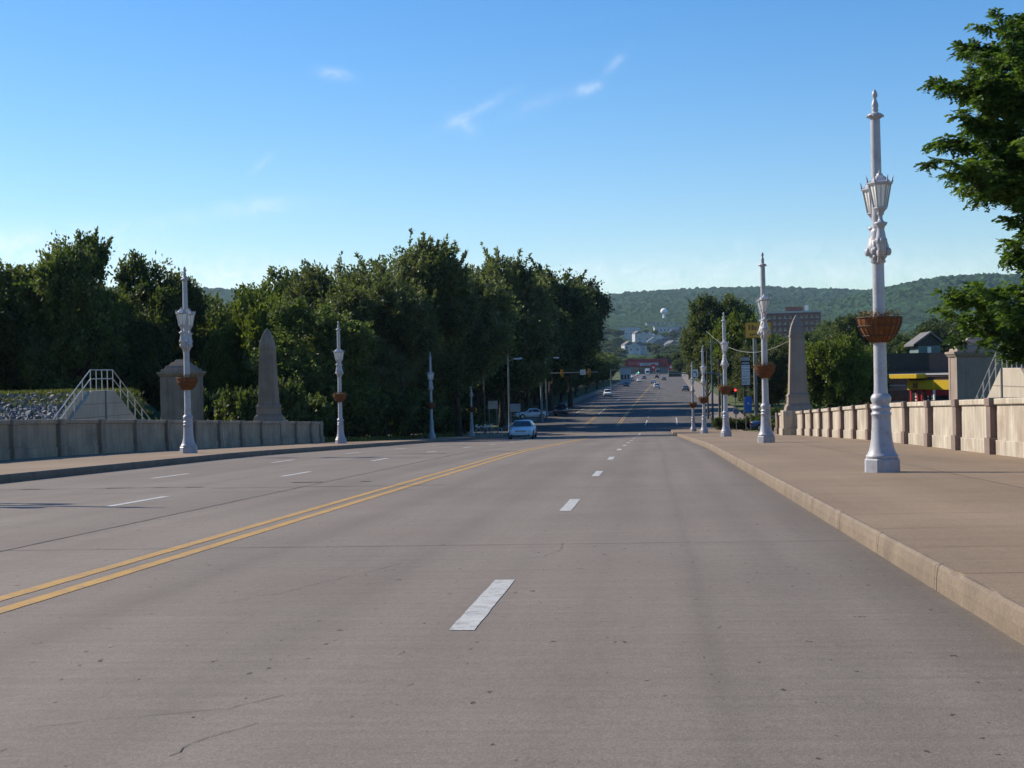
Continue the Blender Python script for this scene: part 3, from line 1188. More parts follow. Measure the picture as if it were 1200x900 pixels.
# ------------------------------------------------------------------ trees
def leaf_object(name, cen, axis, tone, L, W, seed, mat, parent=None, droop=0.0):
    """cen: (n,3) leaf bases, axis: (n,3) leaf directions, tone: (n,)"""
    rs = np.random.RandomState(seed)
    n = len(cen)
    axis = axis / np.maximum(np.linalg.norm(axis, axis=1, keepdims=True), 1e-6)
    rnd = rs.normal(size=(n, 3))
    side = np.cross(axis, rnd)
    side /= np.maximum(np.linalg.norm(side, axis=1, keepdims=True), 1e-6)
    nrm = np.cross(side, axis)
    l = L * rs.uniform(.65, 1.3, (n, 1))
    w = W * rs.uniform(.7, 1.25, (n, 1))
    v = np.empty((n, 4, 3), dtype=np.float32)
    v[:, 0] = cen
    v[:, 1] = cen + axis * l * .45 + side * w * .5 + nrm * w * .12
    v[:, 2] = cen + axis * l - np.array([0, 0, droop]) * l
    v[:, 3] = cen + axis * l * .45 - side * w * .5 + nrm * w * .12
    me = bpy.data.meshes.new(name)
    me.vertices.add(4 * n)
    me.vertices.foreach_set('co', v.reshape(-1))
    me.loops.add(4 * n)
    me.loops.foreach_set('vertex_index', np.arange(4 * n, dtype=np.int32))
    me.polygons.add(n)
    me.polygons.foreach_set('loop_start', np.arange(0, 4 * n, 4, dtype=np.int32))
    me.polygons.foreach_set('loop_total', np.full(n, 4, dtype=np.int32))
    me.update(calc_edges=True)
    at = me.attributes.new('tone', 'FLOAT', 'FACE')
    at.data.foreach_set('value', np.clip(tone, 0, 1).astype(np.float32))
    me.materials.append(mat)
    o = bpy.data.objects.new(name, me)
    C.objects.link(o)
    if parent:
        o.parent = parent
    return o


M_bark = pbr('tree_bark', (.055, .043, .033), rough=.95, var=.3, scale=2, fine=18, finevar=.3, bump=.8, bscale=16, dist=.04, streak=.2)
LEAF_A = leafmat('leaf_broad', (.032, .058, .020), (.135, .168, .058), .44)
LEAF_B = leafmat('leaf_maple', (.042, .066, .030), (.165, .190, .090), .42)
LEAF_C = leafmat('leaf_dark', (.022, .042, .017), (.095, .126, .044), .40)
LEAF_D = leafmat('leaf_light', (.052, .085, .014), (.165, .205, .036), .44)
LEAF_L = leafmat('leaf_locust', (.030, .068, .012), (.115, .185, .032), .46)


def tree_proto(kind, H, R, cb, seed, mat, nclump, nleaf, L, W, sprig=0, lobes=11, thin=1.0):
    """crown of many leaves on clumps held by bent limbs; origin at the foot of the trunk"""
    rs = np.random.RandomState(seed)
    rng = random.Random(seed)
    root = thing(kind, 'x', 'tree')
    cz = (H + cb) / 2
    rz = (H - cb) / 2
    # the crown envelope: one body and lobes of unequal size round it
    lob = [(0, 0, cz, R * .66, rz * .80)]
    for i in range(lobes):
        a = 2.399 * i + rng.uniform(-.4, .4)
        t = rng.uniform(-.75, .85)
        q = math.sqrt(1 - t * t)
        rr = R * rng.uniform(.30, .50)
        lob.append(((R - rr * .85) * q * math.cos(a), (R - rr * .85) * q * math.sin(a), cz + (rz - rr * .8) * t, rr, rr * rng.uniform(.75, 1.0)))
    wts = np.array([l[3] ** 2 for l in lob])
    wts[0] *= .6
    wts /= wts.sum()
    which = rs.choice(len(lob), nclump, p=wts)
    la = np.array(lob)[which]
    d = rs.normal(size=(nclump, 3))
    d /= np.linalg.norm(d, axis=1, keepdims=True)
    d[:, 2] += .15
    rad = rs.uniform(.25, 1.0, (nclump, 1)) ** .45
    cc = la[:, :3] + d * rad * np.stack([la[:, 3], la[:, 3], la[:, 4]], 1)
    cc = cc[cc[:, 2] > cb * .75]
    n = len(cc)
    out = cc - np.array([0, 0, cz - rz * .35])
    out /= np.maximum(np.linalg.norm(out, axis=1, keepdims=True), 1e-6)
    tone_c = np.clip(rs.normal(.45, .22, n), 0, 1)
    sg = R * rs.uniform(.055, .115, n)
    # twigs of leaves: each clump is a few sprays pointing outward
    per = nleaf
    ci = np.repeat(np.arange(n), per)
    m = len(ci)
    spray = rs.normal(size=(n, 5, 3)) * .65 + out[:, None, :] * .8
    spray /= np.linalg.norm(spray, axis=2, keepdims=True)
    sp = spray[ci, rs.randint(0, 5, m)]
    along = rs.uniform(-.35, 1.9, (m, 1)) * sg[ci][:, None]
    pos = cc[ci] + sp * along + rs.normal(size=(m, 3)) * (sg[ci][:, None] * .42)
    ax = sp * .8 + rs.normal(size=(m, 3)) * .65 + np.array([0, 0, -.1])
    tone = tone_c[ci] + rs.normal(0, .16, m)
    P, A, T = [pos], [ax], [tone]
    # shoots breaking the outline at the top
    for i in range(sprig):
        k = rng.randrange(n)
        tries = 0
        while cc[k][2] < cz + rz * .25 and tries < 40:
            k = rng.randrange(n)
            tries += 1
        dirv = np.array([out[k][0] * .9 + rng.uniform(-.35, .35), out[k][1] * .9 + rng.uniform(-.35, .35), .9])
        dirv /= np.linalg.norm(dirv)
        ln = R * rng.uniform(.16, .30) * (1.5 if sprig > 60 else 1)
        q = 52
        t = rs.uniform(0, 1, (q, 1))
        P.append(cc[k] + dirv * t * ln + rs.normal(size=(q, 3)) * R * .018 * (1.15 - t))
        A.append(dirv * 1.0 + rs.normal(size=(q, 3)) * .55)
        T.append(np.full(q, tone_c[k]) + rs.normal(0, .15, q))
    crown = leaf_object('crown', np.concatenate(P), np.concatenate(A), np.concatenate(T), L, W, seed + 1, mat, root)
    # trunk and limbs
    b = MB()
    r0 = H * .021
    top = cz + rz * .35
    key = []
    for k in range(7):
        t = k / 6
        key.append((rng.uniform(-.12, .12) * R * .3 * t, rng.uniform(-.12, .12) * R * .3 * t, -0.4 + (top + .4) * t))
    b.tube(key, [r0 * (1.35 if k == 0 else 1.0) * (1 - .80 * k / 6) for k in range(7)], 9)
    for i in range(34):
        tgt = cc[rng.randrange(n)]
        h = min(max(cb * .55, tgt[2] - R * rng.uniform(.35, .8)), top * .95)
        t = h / top
        j = min(5, int(t * 6))
        f = t * 6 - j
        base = [key[j][q] + (key[j + 1][q] - key[j][q]) * f for q in range(3)]
        rr = r0 * (1 - .80 * t) * rng.uniform(.35, .6)
        mid = [(base[q] + tgt[q]) / 2 for q in range(3)]
        mid[2] += rng.uniform(-.05, .12) * R
        b.tube([base, mid, tgt], [rr, rr * .6, rr * .18], 6)
    b.build('trunk', M_bark, root)
    root['_H'] = H
    root['_R'] = R
    return root


P_A = tree_proto('broadleaf_tree', 18, 6.2, 3.0, 31, LEAF_A, 900, 70, .38, .24, sprig=34)
P_A2 = tree_proto('broadleaf_tree', 18, 6.2, 2.6, 47, LEAF_A, 900, 70, .38, .24, sprig=30, lobes=14)
P_B = tree_proto('maple_tree', 19, 6.6, 3.2, 58, LEAF_B, 950, 66, .42, .19, sprig=150, lobes=12)
P_B2 = tree_proto('maple_tree', 19, 6.4, 3.0, 63, LEAF_B, 950, 66, .42, .19, sprig=120, lobes=15)
P_C = tree_proto('shade_tree', 19, 7.0, 4.2, 77, LEAF_C, 950, 62, .46, .28, sprig=26, lobes=13)
P_D = tree_proto('light_green_tree', 11, 5.2, 1.6, 83, LEAF_D, 700, 55, .34, .22, sprig=30, lobes=12)
P_S = tree_proto('shrub', 3.2, 2.2, .25, 91, LEAF_A, 260, 46, .24, .15, sprig=20, lobes=9)
P_F = tree_proto('distant_tree', 13, 4.6, 1.6, 95, LEAF_A, 300, 40, .62, .42, sprig=12, lobes=9)
used = set()


def plant(proto, x, y, z, h, r, rot, label, group=None, cat='tree'):
    if proto.name in used:
        o = copy_tree(proto)
    else:
        o = proto
        used.add(proto.name)
    o.location = (x, y, z)
    o.rotation_euler = (0, 0, rot)
    o.scale = (r / proto['_R'], r / proto['_R'], h / proto['_H'])
    tag(o, label, cat, group)
    return o


def tree_at(proto, u, vtop, dep, r, rot, label, group=None, cat='tree', sink=0.3):
    x, y = pt(u, dep)
    z = ground_z(x, y) - sink
    return plant(proto, x, y, z, zt(u, vtop, dep) - z, r, rot, label, group, cat)


G_left = 'tall trees on the left bank'
for args in (
    (P_A, 86, 273, 122, 4.4, .3, 'tallest broad dark tree at far left, above the riprap slope'),
    (P_A2, 16, 309, 128, 5.2, 1.9, 'broad dark tree at the left edge of the photo', ),
    (P_A2, -62, 296, 122, 6.0, 4.0, 'broad tree just outside the left edge'),
    (P_A, 182, 299, 132, 4.3, 2.4, 'bright topped tree behind the nearest left lamp post'),
    (P_A2, 140, 334, 126, 4.0, 5.2, 'dark lower tree between the two tallest far left trees'),
    (P_A, 250, 347, 138, 4.2, 1.2, 'low dark tree in the dip of the left treeline'),
    (P_D, 298, 338, 128, 3.6, .5, 'light green tree just behind the left obelisk'),
    (P_A2, 338, 306, 166, 5.6, 3.3, 'rounded dark tree rising behind the light green one'),
    (P_A, 372, 352, 118, 4.6, 2.9, 'leafy tree with sunlit left side, right of the left obelisk'),
    (P_B2, 402, 309, 152, 5.6, .8, 'grey green maple in the middle of the left mass'),
    (P_B, 472, 287, 146, 6.6, 1.4, 'tallest maple with ragged shoots above the left lamp posts'),
    (P_B2, 440, 318, 132, 5.0, 4.4, 'shorter maple in front of the tallest one'),
    (P_B, 536, 307, 158, 5.8, 3.6, 'maple with an open top right of the tallest maple'),
    (P_B2, 588, 298, 198, 7.2, 2.2, 'feathery maple whose top shows sky through it'),
    (P_C, 560, 345, 185, 6.0, 1.0, 'low shaded tree behind the left double street light'),
    (P_C, 645, 320, 245, 7.8, .2, 'dark round tree over the left kerb of the street'),
    (P_C, 668, 330, 268, 7.6, 3.0, 'dark tree at the right end of the left mass'),
    (P_C, 618, 348, 232, 6.6, 5.0, 'dark tree behind the left signal mast'),
):
    tree_at(*args, group=G_left)
# trees lining the street farther on
k = 0
for (s, y, h, r, pr) in ((-15.6, 262, 13, 5.5, P_A2), (-15.6, 312, 12, 5.5, P_A), (-15.6, 360, 12, 5.2, P_A2), (-15.8, 410, 11, 5.2, P_D), (-15.8, 470, 11, 5, P_A), (-19, 292, 18, 7.6, P_C), (-20, 335, 15, 6.5, P_A2), (-20, 385, 15, 6.5, P_B2), (-20, 440, 13, 6.0, P_A), (-20, 500, 13, 6, P_C), (-20, 560, 12, 6, P_A2),
                         (-21, 630, 12, 6.0, P_D), (-22, 700, 11, 5.5, P_A)):
    X, Y = street(s, y)
    plant(pr, X, Y, ground_z(X, Y) - .2, h, r, k * 1.7, 'street tree in the row along the left pavement of the far street', 'street trees on the left')
    k += 1
for (s, y, h, r, pr) in ((19, 262, 8.5, 4.0, P_D), (21, 330, 10, 4.8, P_D), (19.5, 232, 8, 3.6, P_D), (19.5, 296, 9, 4.2, P_D), (19.5, 362, 10, 4.4, P_D), (24, 350, 9, 5, P_A), (24, 280, 9, 5, P_A2), (20, 395, 11, 5, P_A), (20, 428, 11, 5, P_D), (20, 490, 12, 5, P_A), (20, 460, 12, 5.5, P_D), (21, 530, 12, 5.5, P_A2), (21, 620, 13, 6, P_A), (23, 720, 13, 6, P_C)):
    X, Y = street(s, y)
    plant(pr, X, Y, ground_z(X, Y) - .2, h, r, k * 1.3, 'street tree in the row along the right pavement of the far street', 'street trees on the right')
    k += 1
# backing wood of the park on the left: rows of trees behind the first ones
for j in range(46):
    row = j % 3
    u = -120 + (j // 3) * 48 + rng.uniform(-14, 14)
    dep = 168 + row * 26 + rng.uniform(-8, 8)
    x, y = pt(u, dep)
    if x > -27:
        continue
    pr = (P_A, P_C, P_A2, P_B2)[j % 4]
    vt = 352 + rng.uniform(-8, 26)
    if 214 < u < 290:
        vt = 372 + rng.uniform(0, 10)
    if u < 214:
        vt = 338 + rng.uniform(0, 26)
    tree_at(pr, u, vt, dep, rng.uniform(4.6, 6.2), rng.uniform(0, 6), 'dark tree standing in the shade behind the front row on the left bank', 'back rows of the left wood')
for j in range(90):
    u = 430 + (j * 41.3) % 290
    dep = rng.uniform(205, 420)
    x, y = pt(u, dep)
    if x - street(0, y)[0] > -27:
        x = street(0, y)[0] - 24 - rng.uniform(0, 26)
    z = ground_z(x, y) - 1.2
    plant((P_A, P_A2, P_C)[j % 3], x, y, z, rng.uniform(11, 15), rng.uniform(5, 6.5), rng.uniform(0, 6), 'park tree far back in the shade of the left wood', 'park trees behind the left street row')
for j in range(56):
    y = 236 + j * 8.5
    X, Y = street(-24.5 + rng.uniform(-2, 1), y)
    plant((P_A2, P_A)[j % 2], X, Y, ground_z(X, Y) - 1.6, rng.uniform(10, 13), rng.uniform(4.6, 5.8), rng.uniform(0, 6), 'low crowned tree in the shaded row behind the left pavement of the street', 'low trees behind the left pavement')
# undergrowth below the left trees
for j in range(54):
    u = -60 + j * 12.5 + rng.uniform(-6, 6)
    dep = 119 + rng.uniform(0, 22)
    if u > 520:
        dep += 46
    x, y = pt(u, dep)
    if x > -20.8 and y < 186:
        x = -20.8 - rng.uniform(.5, 4)
    z = ground_z(x, y) - .15
    h = rng.uniform(2.0, 4.6)
    if y > 150:
        h *= .8
    plant(P_S, x, y, z, h, h * rng.uniform(.6, .85), rng.uniform(0, 6), 'leafy bush in the undergrowth below the left trees', 'bushes under the left trees', 'bush')

# right side
for args in (
    (P_A2, 846, 341, 255, 5.6, .6, 'tall round dark tree behind the second right lamp post', None),
    (P_B2, 828, 372, 285, 4.4, 1.6, 'smaller tree at the left foot of the tall round tree', None),
    (P_D, 872, 366, 215, 4.4, 2.6, 'green tree behind the yellow sign', None),
    (P_B2, 900, 398, 190, 4.2, 3.1, 'bushy tree between the yellow sign and the right obelisk', None),
    (P_D, 978, 392, 140, 3.2, 4.0, 'olive green bushy tree right of the right obelisk', None),
    (P_A, 958, 402, 150, 3.0, .8, 'dark green tree partly hidden by the right obelisk', None),
    (P_D, 1006, 404, 150, 2.6, 5.1, 'low olive tree left of the brown building', None),
    (P_A, 967, 376, 420, 5.5, .4, 'distant round tree right of the apartment block', None),
    (P_A2, 1006, 366, 300, 6.4, 1.1, 'dark tree behind the nearest basket', None),
    (P_A, 1052, 388, 270, 5.8, 2.0, 'dark tree behind the brown building', None),
    (P_C, 1116, 372, 300, 7.5, 2.8, 'dark tree behind the gabled house', None),
    (P_C, 1165, 362, 260, 7.0, 3.7, 'dark tree behind the raised parking lot', None),
    (P_A2, 1215, 360, 280, 7.0, 4.7, 'dark tree at the right edge behind the stair', None),
    (P_D, 922, 391, 330, 5.5, 1.9, 'tree in front of the left part of the apartment block', None),
    (P_A, 952, 390, 360, 6.0, 2.9, 'tree in front of the right part of the apartment block', None),
    (P_A2, 886, 386, 300, 5.0, 3.9, 'tree behind the post of the yellow sign', None),
    (P_A, 808, 408, 640, 7.5, 4.7, 'distant tree over the right end of the street', None),
):
    tree_at(*args)
for j in range(60):
    u = 640 + (j * 37.7) % 620
    dep = rng.uniform(520, 1050)
    if 715 < u < 792 and dep < 1000:
        dep = 1010 + rng.uniform(0, 60)
    x, y = pt(u, dep)
    s = x - street(0, y)[0]
    if -26 < s < 26 and y < 985:
        continue
    z = ground_z(x, y) - .3
    if y > 1100:
        z = zr(y) - .5
    plant(P_F, x, y, z, rng.uniform(10, 15), rng.uniform(5, 7), rng.uniform(0, 6), 'distant tree among the low roofs of the town below the hill', 'distant town trees')


# the locust whose branches hang in from the right
def make_locust():
    rs = np.random.RandomState(5)
    rng = random.Random(5)
    x0, y0 = 14.4, 47.0
    zb = ground_z(x0, y0)
    root = thing('locust_tree', 'feathery locust tree reaching in from the upper right edge', 'tree', (x0, y0, zb))
    b = MB()
    H = 11.6 - zb
    eye = -zb
    key = [(0, 0, -.4), (.1, 0, eye - 6), (-.05, .1, eye - 1.0), (.2, 0, eye + 3), (.1, -.1, eye + 7), (.3, .1, eye + 10)]
    b.tube(key, [.38, .32, .27, .21, .12, .04], 10)
    tips = []

    def limb(base, tgt, r, n2, spread):
        base, tgt = Vector(base), Vector(tgt)
        mid = (base + tgt) / 2 + Vector((rng.uniform(-.3, .3), rng.uniform(-.3, .3), .35))
        pts = [base, (base + mid) / 2 + Vector((0, 0, .15)), mid, (mid + tgt) / 2 + Vector((0, 0, .08)), tgt]
        b.tube(pts, [r, r * .8, r * .6, r * .42, r * .14], 7)
        for k in range(n2):
            t = rng.uniform(.45, 1.0)
            i = min(3, int(t * 4))
            p = pts[i].lerp(pts[i + 1], t * 4 - i)
            q = p + Vector((rng.uniform(-1, 1), rng.uniform(-1, 1), rng.uniform(-.55, .5))) * spread + (tgt - base).normalized() * spread * .5
            b.tube([p, (p + q) / 2 + Vector((0, 0, .1)), q], [r * .22, r * .14, .006], 5)
            tips.append((p, q))
    # limb ends, (photo column, row, distance) for those that reach into view; the others fill the crown round the trunk
    view = [(1140, 80, 46), (1165, 100, 47), (1185, 120, 46), (1130, 110, 47), (1135, 180, 46), (1160, 160, 48), (1175, 195, 46), (1200, 60, 48), (1205, 240, 46), (1120, 140, 46), (1170, 40, 47),
            (1108, 96, 45), (1130, 60, 48), (1158, 36, 46), (1185, 26, 49), (1098, 108, 47), (1096, 130, 46), (1100, 165, 47), (1092, 188, 45), (1112, 210, 47), (1128, 150, 49),
            (1150, 110, 45), (1150, 190, 46), (1165, 230, 48), (1180, 150, 44), (1195, 90, 47), (1190, 210, 45), (1172, 68, 44), (1146, 280, 46), (1178, 268, 45),
            (1196, 300, 47), (1120, 216, 45), (1186, 240, 47),
            (1122, 350, 47), (1118, 372, 48), (1146, 344, 46), (1166, 352, 45), (1190, 340, 47), (1136, 384, 47), (1172, 374, 48), (1192, 370, 45), (1112, 340, 47), (1128, 402, 47), (1180, 392, 46), (1198, 180, 43), (1205, 356, 46), (1172, 282, 46), (1188, 300, 46), (1150, 306, 47), (1196, 325, 46)]
    for (u, v, dep) in view:
        x, y = pt(u + (24 if v < 310 else 8), dep)
        z = zt(u, v, dep)
        t = Vector((x - x0, y - y0, z - zb))
        hb = min(max(t.z - rng.uniform(1.6, 3.6), eye - 4), eye + 7.0)
        limb((0.1, 0, hb), t, .06, 15 if v < 240 else 8, .62)
    for i in range(44):
        a = rng.uniform(-1.9, 2.2)
        h = rng.uniform(2.6, 11.0)
        rr = 5.4 * math.sqrt(max(.05, 1 - ((h - 5) / 6.6) ** 2)) * rng.uniform(.6, 1)
        if math.cos(a) < .1:
            rr *= .62
        t = Vector((rr * math.cos(a), rr * math.sin(a), eye + h))
        limb((0.1, 0, min(max(t.z - rng.uniform(1.6, 3.6), eye - 4), eye + 7.0)), t, .07, 10, 1.0)
    b.build('trunk', M_bark, root)
    # compound leaves: rows of leaflets along drooping stalks
    P, A, T = [], [], []
    for (p, q) in tips:
        d = (q - p)
        tn = rng.gauss(.45, .2)
        for k in range(20):
            t = rng.uniform(.1, 1.15)
            o = p + d * t
            st = Vector((rng.uniform(-1, 1), rng.uniform(-1, 1), rng.uniform(-.7, .45)))
            st = (st.normalized() + d.normalized() * .55).normalized()
            ln = rng.uniform(.2, .38)
            w = st.cross(Vector((rng.uniform(-.3, .3), rng.uniform(-.3, .3), 1))).normalized()
            for i in range(6):
                c = o + st * ln * (i + .6) / 6 + Vector((0, 0, -.10 * ((i + 1) / 6) ** 2))
                for sgn in (-1, 1):
                    P.append(tuple(c))
                    A.append(tuple(w * sgn * .9 + st * .5 + Vector((0, 0, -.12))))
                    T.append(tn + rng.gauss(0, .13))
    leaf_object('crown', np.array(P), np.array(A), np.array(T), .165, .075, 9, LEAF_L, root)


make_locust()

# ------------------------------------------------------------------ cars
M_glass = pbr('car_glass', (.02, .025, .03), rough=.08, var=.02, bump=0, spec=.35)
M_tyre = pbr('tyre_rubber', (.02, .02, .02), rough=.85, bump=0)
M_rim = pbr('wheel_rim', (.45, .45, .47), rough=.35, metal=.7, bump=0)
M_chrome = pbr('chrome_trim', (.6, .6, .62), rough=.25, metal=.8, bump=0)
M_black = pbr('black_plastic', (.018, .018, .02), rough=.6, bump=0)
M_lens = pbr('headlight_lens', (.75, .77, .8), rough=.12, var=.03, bump=0, spec=.8)
M_red = pbr('tail_lens', (.30, .012, .012), rough=.2, bump=0)
M_amber = pbr('indicator_lens', (.55, .2, .02), rough=.25, bump=0)


def paint(name, col, metal=.2):
    return pbr(name, col, rough=.28, metal=metal, var=.04, bump=0, spec=.6, fine=8, finevar=.04)


P_silver = paint('silver_car_paint', (.74, .74, .75), .05)
P_whitec = paint('white_car_paint', (.72, .73, .74), 0)
P_dark = paint('dark_car_paint', (.022, .026, .038))
P_grey = paint('grey_car_paint', (.20, .21, .23), .4)
P_blue = paint('blue_car_paint', (.04, .07, .16))


def make_car(label, loc, rz, col, style='sedan', group=None):
    """front towards -y, 4.8 m long, origin on the road below the middle"""
    r = thing('car', label, 'car', loc, rz, group)
    suv = style in ('suv', 'pickup')
    dz = .22 if suv else 0
    belt = .96 + dz
    st = [  # y, half width, bottom, shoulder z, top z
        (-2.40, .62, .36, .56, .60), (-2.36, .74, .24, .62, .70), (-2.20, .85, .20, .66, .78), (-1.70, .90, .20, .70, .87), (-1.05, .915, .20, .76, .95),
        (-.90, .92, .20, .80, .97), (0, .925, .20, .82, .975), (1.0, .92, .20, .82, .985), (1.55, .91, .22, .80, .99), (2.1, .87, .26, .76, .97), (2.34, .80, .30, .72, .93), (2.40, .66, .42, .66, .80)]
    b = MB()
    for (y, w, z0, zs, z1) in st:
        z0 += dz * .6
        zs += dz
        z1 += dz
        half = [(0, z0), (w * .86, z0), (w * .97, z0 + .14), (w, (z0 + zs) / 2 + .06), (w * .985, zs), (w * .90, z1 - .035), (w * .70, z1), (0, z1 + .012)]
        ring = half + [(-x, z) for x, z in half[-2:0:-1]]
        b.v += [(x, y, z) for x, z in ring]
    n = 14
    for i in range(len(st) - 1):
        for k in range(n):
            b.f.append((i * n + k, i * n + (k + 1) % n, (i + 1) * n + (k + 1) % n, (i + 1) * n + k))
            b.sm.append(True)
    b.f += [tuple(range(n)), tuple(reversed(range((len(st) - 1) * n, len(st) * n)))]
    b.sm += [False, False]
    body = b.build('body', col, r)
    # cabin
    if style == 'sedan':
        prof = [(-1.02, belt - .02, .84), (-.20, 1.40, .62), (.15, 1.455, .61), (.80, 1.42, .61), (1.62, belt, .80)]
    elif style == 'pickup':
        prof = [(-1.02, belt - .02, .86), (-.45, 1.72, .68), (0, 1.78, .68), (.42, 1.76, .68), (.62, belt, .86)]
    else:
        prof = [(-1.02, belt - .02, .86), (-.35, 1.66, .70), (.3, 1.74, .69), (1.7, 1.70, .69), (2.22, belt, .80)]
    b = MB()
    for (y, z, w) in prof:
        wb = .875
        b.v += [(-wb, y, belt - .03), (-w, y, z - .05), (-w * .9, y, z), (w * .9, y, z), (w, y, z - .05), (wb, y, belt - .03)]
    for i in range(len(prof) - 1):
        for k in range(5):
            b.f.append((i * 6 + k, i * 6 + k + 1, i * 6 + k + 7, i * 6 + k + 6))
            b.sm.append(True)
    b.build('roof', col, r)

    def pane(name, pts, off, mat=M_glass):
        vs = [Vector(p) + Vector(off) for p in pts]
        MB().add(vs, [tuple(range(len(vs)))]).build(name, mat, r)
    y0, z0, w0 = prof[0]
    y1, z1, w1 = prof[1]
    pane('windscreen', [(-.76, y0 + .06, z0 + .06), (.76, y0 + .06, z0 + .06), (w1 * .86, y1 - .02, z1 - .05), (-w1 * .86, y1 - .02, z1 - .05)], (0, -.03, .03))
    y3, z3, w3 = prof[-2]
    y4, z4, w4 = prof[-1]
    pane('rear_window', [(-.72, y4 - .08, z4 + .06), (.72, y4 - .08, z4 + .06), (w3 * .84, y3 + .04, z3 - .05), (-w3 * .84, y3 + .04, z3 - .05)], (0, .03, .02))
    zt_ = prof[2][1] - .09
    for s in (-1, 1):
        q = .012 * s
        pane('side_window', [(s * .872, y0 + .28, belt + .01), (s * .872, -.02, belt + .01), (s * (w1 + .012), -.02, zt_ - .02), (s * (w1 + .02), y1 + .06, zt_ - .04)], (q, 0, 0))
        if style != 'pickup':
            pane('side_window', [(s * .872, .06, belt + .01), (s * .872, y4 - .38, belt + .01), (s * (w3 + .02), y3 - .02, zt_ - .02), (s * (w1 + .012), .06, zt_ - .02)], (q, 0, 0))
        # mirrors and lamps
        MB().box(s * .88 if s > 0 else s * 1.06, s * 1.06 if s > 0 else s * .88, -.86, -.74, belt + .02, belt + .15).build('mirror', col, r, bevel=.03)
        MB().box(*sorted((s * .44, s * .80)), -2.385, -2.22, .60 + dz, .735 + dz).build('headlight', M_lens, r, bevel=.03)
        MB().box(*sorted((s * .52, s * .82)), 2.26, 2.395, .68 + dz, .86 + dz).build('tail_light', M_red, r, bevel=.02)
        for yw in (-1.45, 1.42):
            rad = .32 if not suv else .37
            ring = [(rad * .62, -.11), (rad * .95, -.11), (rad, -.07), (rad, .07), (rad * .95, .11), (rad * .62, .11)]
            t = MB().lathe(ring, 22, caps=True)
            cx = s * .825
            t.map(lambda x, y, z: (cx + z, yw + x, rad + y)).build('wheel', M_tyre, r)
            wh = [o for o in r.children if o.name.startswith('wheel')][-1]
            t = MB().lathe([(.02, s * .09), (rad * .25, s * .10), (rad * .58, s * .095), (rad * .62, s * .118), (rad * .66, s * .112)], 22, caps=True)
            t.map(lambda x, y, z: (cx + z, yw + x, rad + y)).build('rim', M_rim, wh)
            # dark arch
            a = MB()
            pts = []
            for i in range(13):
                th = math.pi * i / 12
                pts.append((yw + (rad + .07) * math.cos(th), rad + (rad + .07) * math.sin(th)))
            a.prism_x(pts, *sorted((s * .80, s * .932))).build('wheel_arch', M_black, r)
    MB().box(-.40, .40, -2.405, -2.30, .60 + dz, .72 + dz).build('grille', M_black, r, bevel=.02)
    g = MB()
    for k in range(4):
        g.box(-.38, .38, -2.412, -2.39, .615 + dz + .027 * k, .625 + dz + .027 * k)
    g.build('grille_bar', M_chrome, [o for o in r.children if o.name.startswith('grille')][-1])
    MB().box(-.72, .72, -2.40, -2.24, .26 + dz * .6, .40 + dz * .6).build('air_intake', M_black, r, bevel=.03)
    MB().box(-.80, .80, -2.43, -2.2, .44 + dz * .8, .56 + dz * .8).build('bumper', col, r, bevel=.05)
    MB().box(-.80, .80, 2.2, 2.44, .42 + dz * .8, .58 + dz * .8).build('rear_bumper', col, r, bevel=.05)
    MB().box(-.16, .16, 2.44, 2.452, .46 + dz * .8, .56 + dz * .8).build('licence_plate', M_lens, r)
    if style == 'pickup':
        MB().box(-.72, .72, .85, 2.25, belt + .003, belt + .02).build('load_bed', M_black, r)
    return r


def car_at(u, dep, rz, label, col, style='sedan', z=None):
    x, y = pt(u, dep)
    return make_car(label, (x, y, (zr(y) + .022) if z is None else z), rz, col, style)


car_at(611.5, 130, 0, 'silver sedan driving towards the camera in the left lanes', P_silver).scale = (1.12, 1.08, 1.08)
car_at(657, 226, 0, 'dark car in the tree shade on the left half of the street', P_dark, 'suv')
car_at(621, 219, math.radians(-70), 'white car waiting in the crossing street under the left trees', P_whitec)
car_at(712, 345, 0, 'white pickup parked at the left kerb far down the street', P_whitec, 'pickup')
car_at(769.5, 440, math.pi, 'silver car driving away in the right lane of the far street', P_silver, 'suv')
car_at(749, 610, 0, 'small white car far down the street below the green light', P_whitec)
car_at(740, 640, 0, 'grey car far down the street left of the white one', P_grey)
car_at(755, 700, 0, 'dark car far down the street behind the white one', P_dark)
car_at(803, 400, math.pi, 'pale car parked at the right kerb under the street trees', P_grey)


for (u, dep, rz_, lab, colr) in ((742, 760, 0, 'tiny silver car waiting far down the left lanes', P_silver), (747.5, 860, 0, 'tiny white car farthest down the left lanes', P_whitec),
                                 (766, 560, math.pi, 'white car driving away far down the right lanes', P_whitec), (770, 720, math.pi, 'dark car driving away far down the right lanes', P_dark),
                                 (778, 640, math.pi, 'grey car at the right kerb far down the street', P_grey), (734, 500, 0, 'dark car parked far down the left kerb', P_dark)):
    car_at(u, dep, rz_, lab, colr)


def lot_car(u, v, dep, rz, label, col, style='sedan'):
    x, y = pt(u, dep)
    return make_car(label, (x, y, zt(u, v, dep)), rz, col, style)


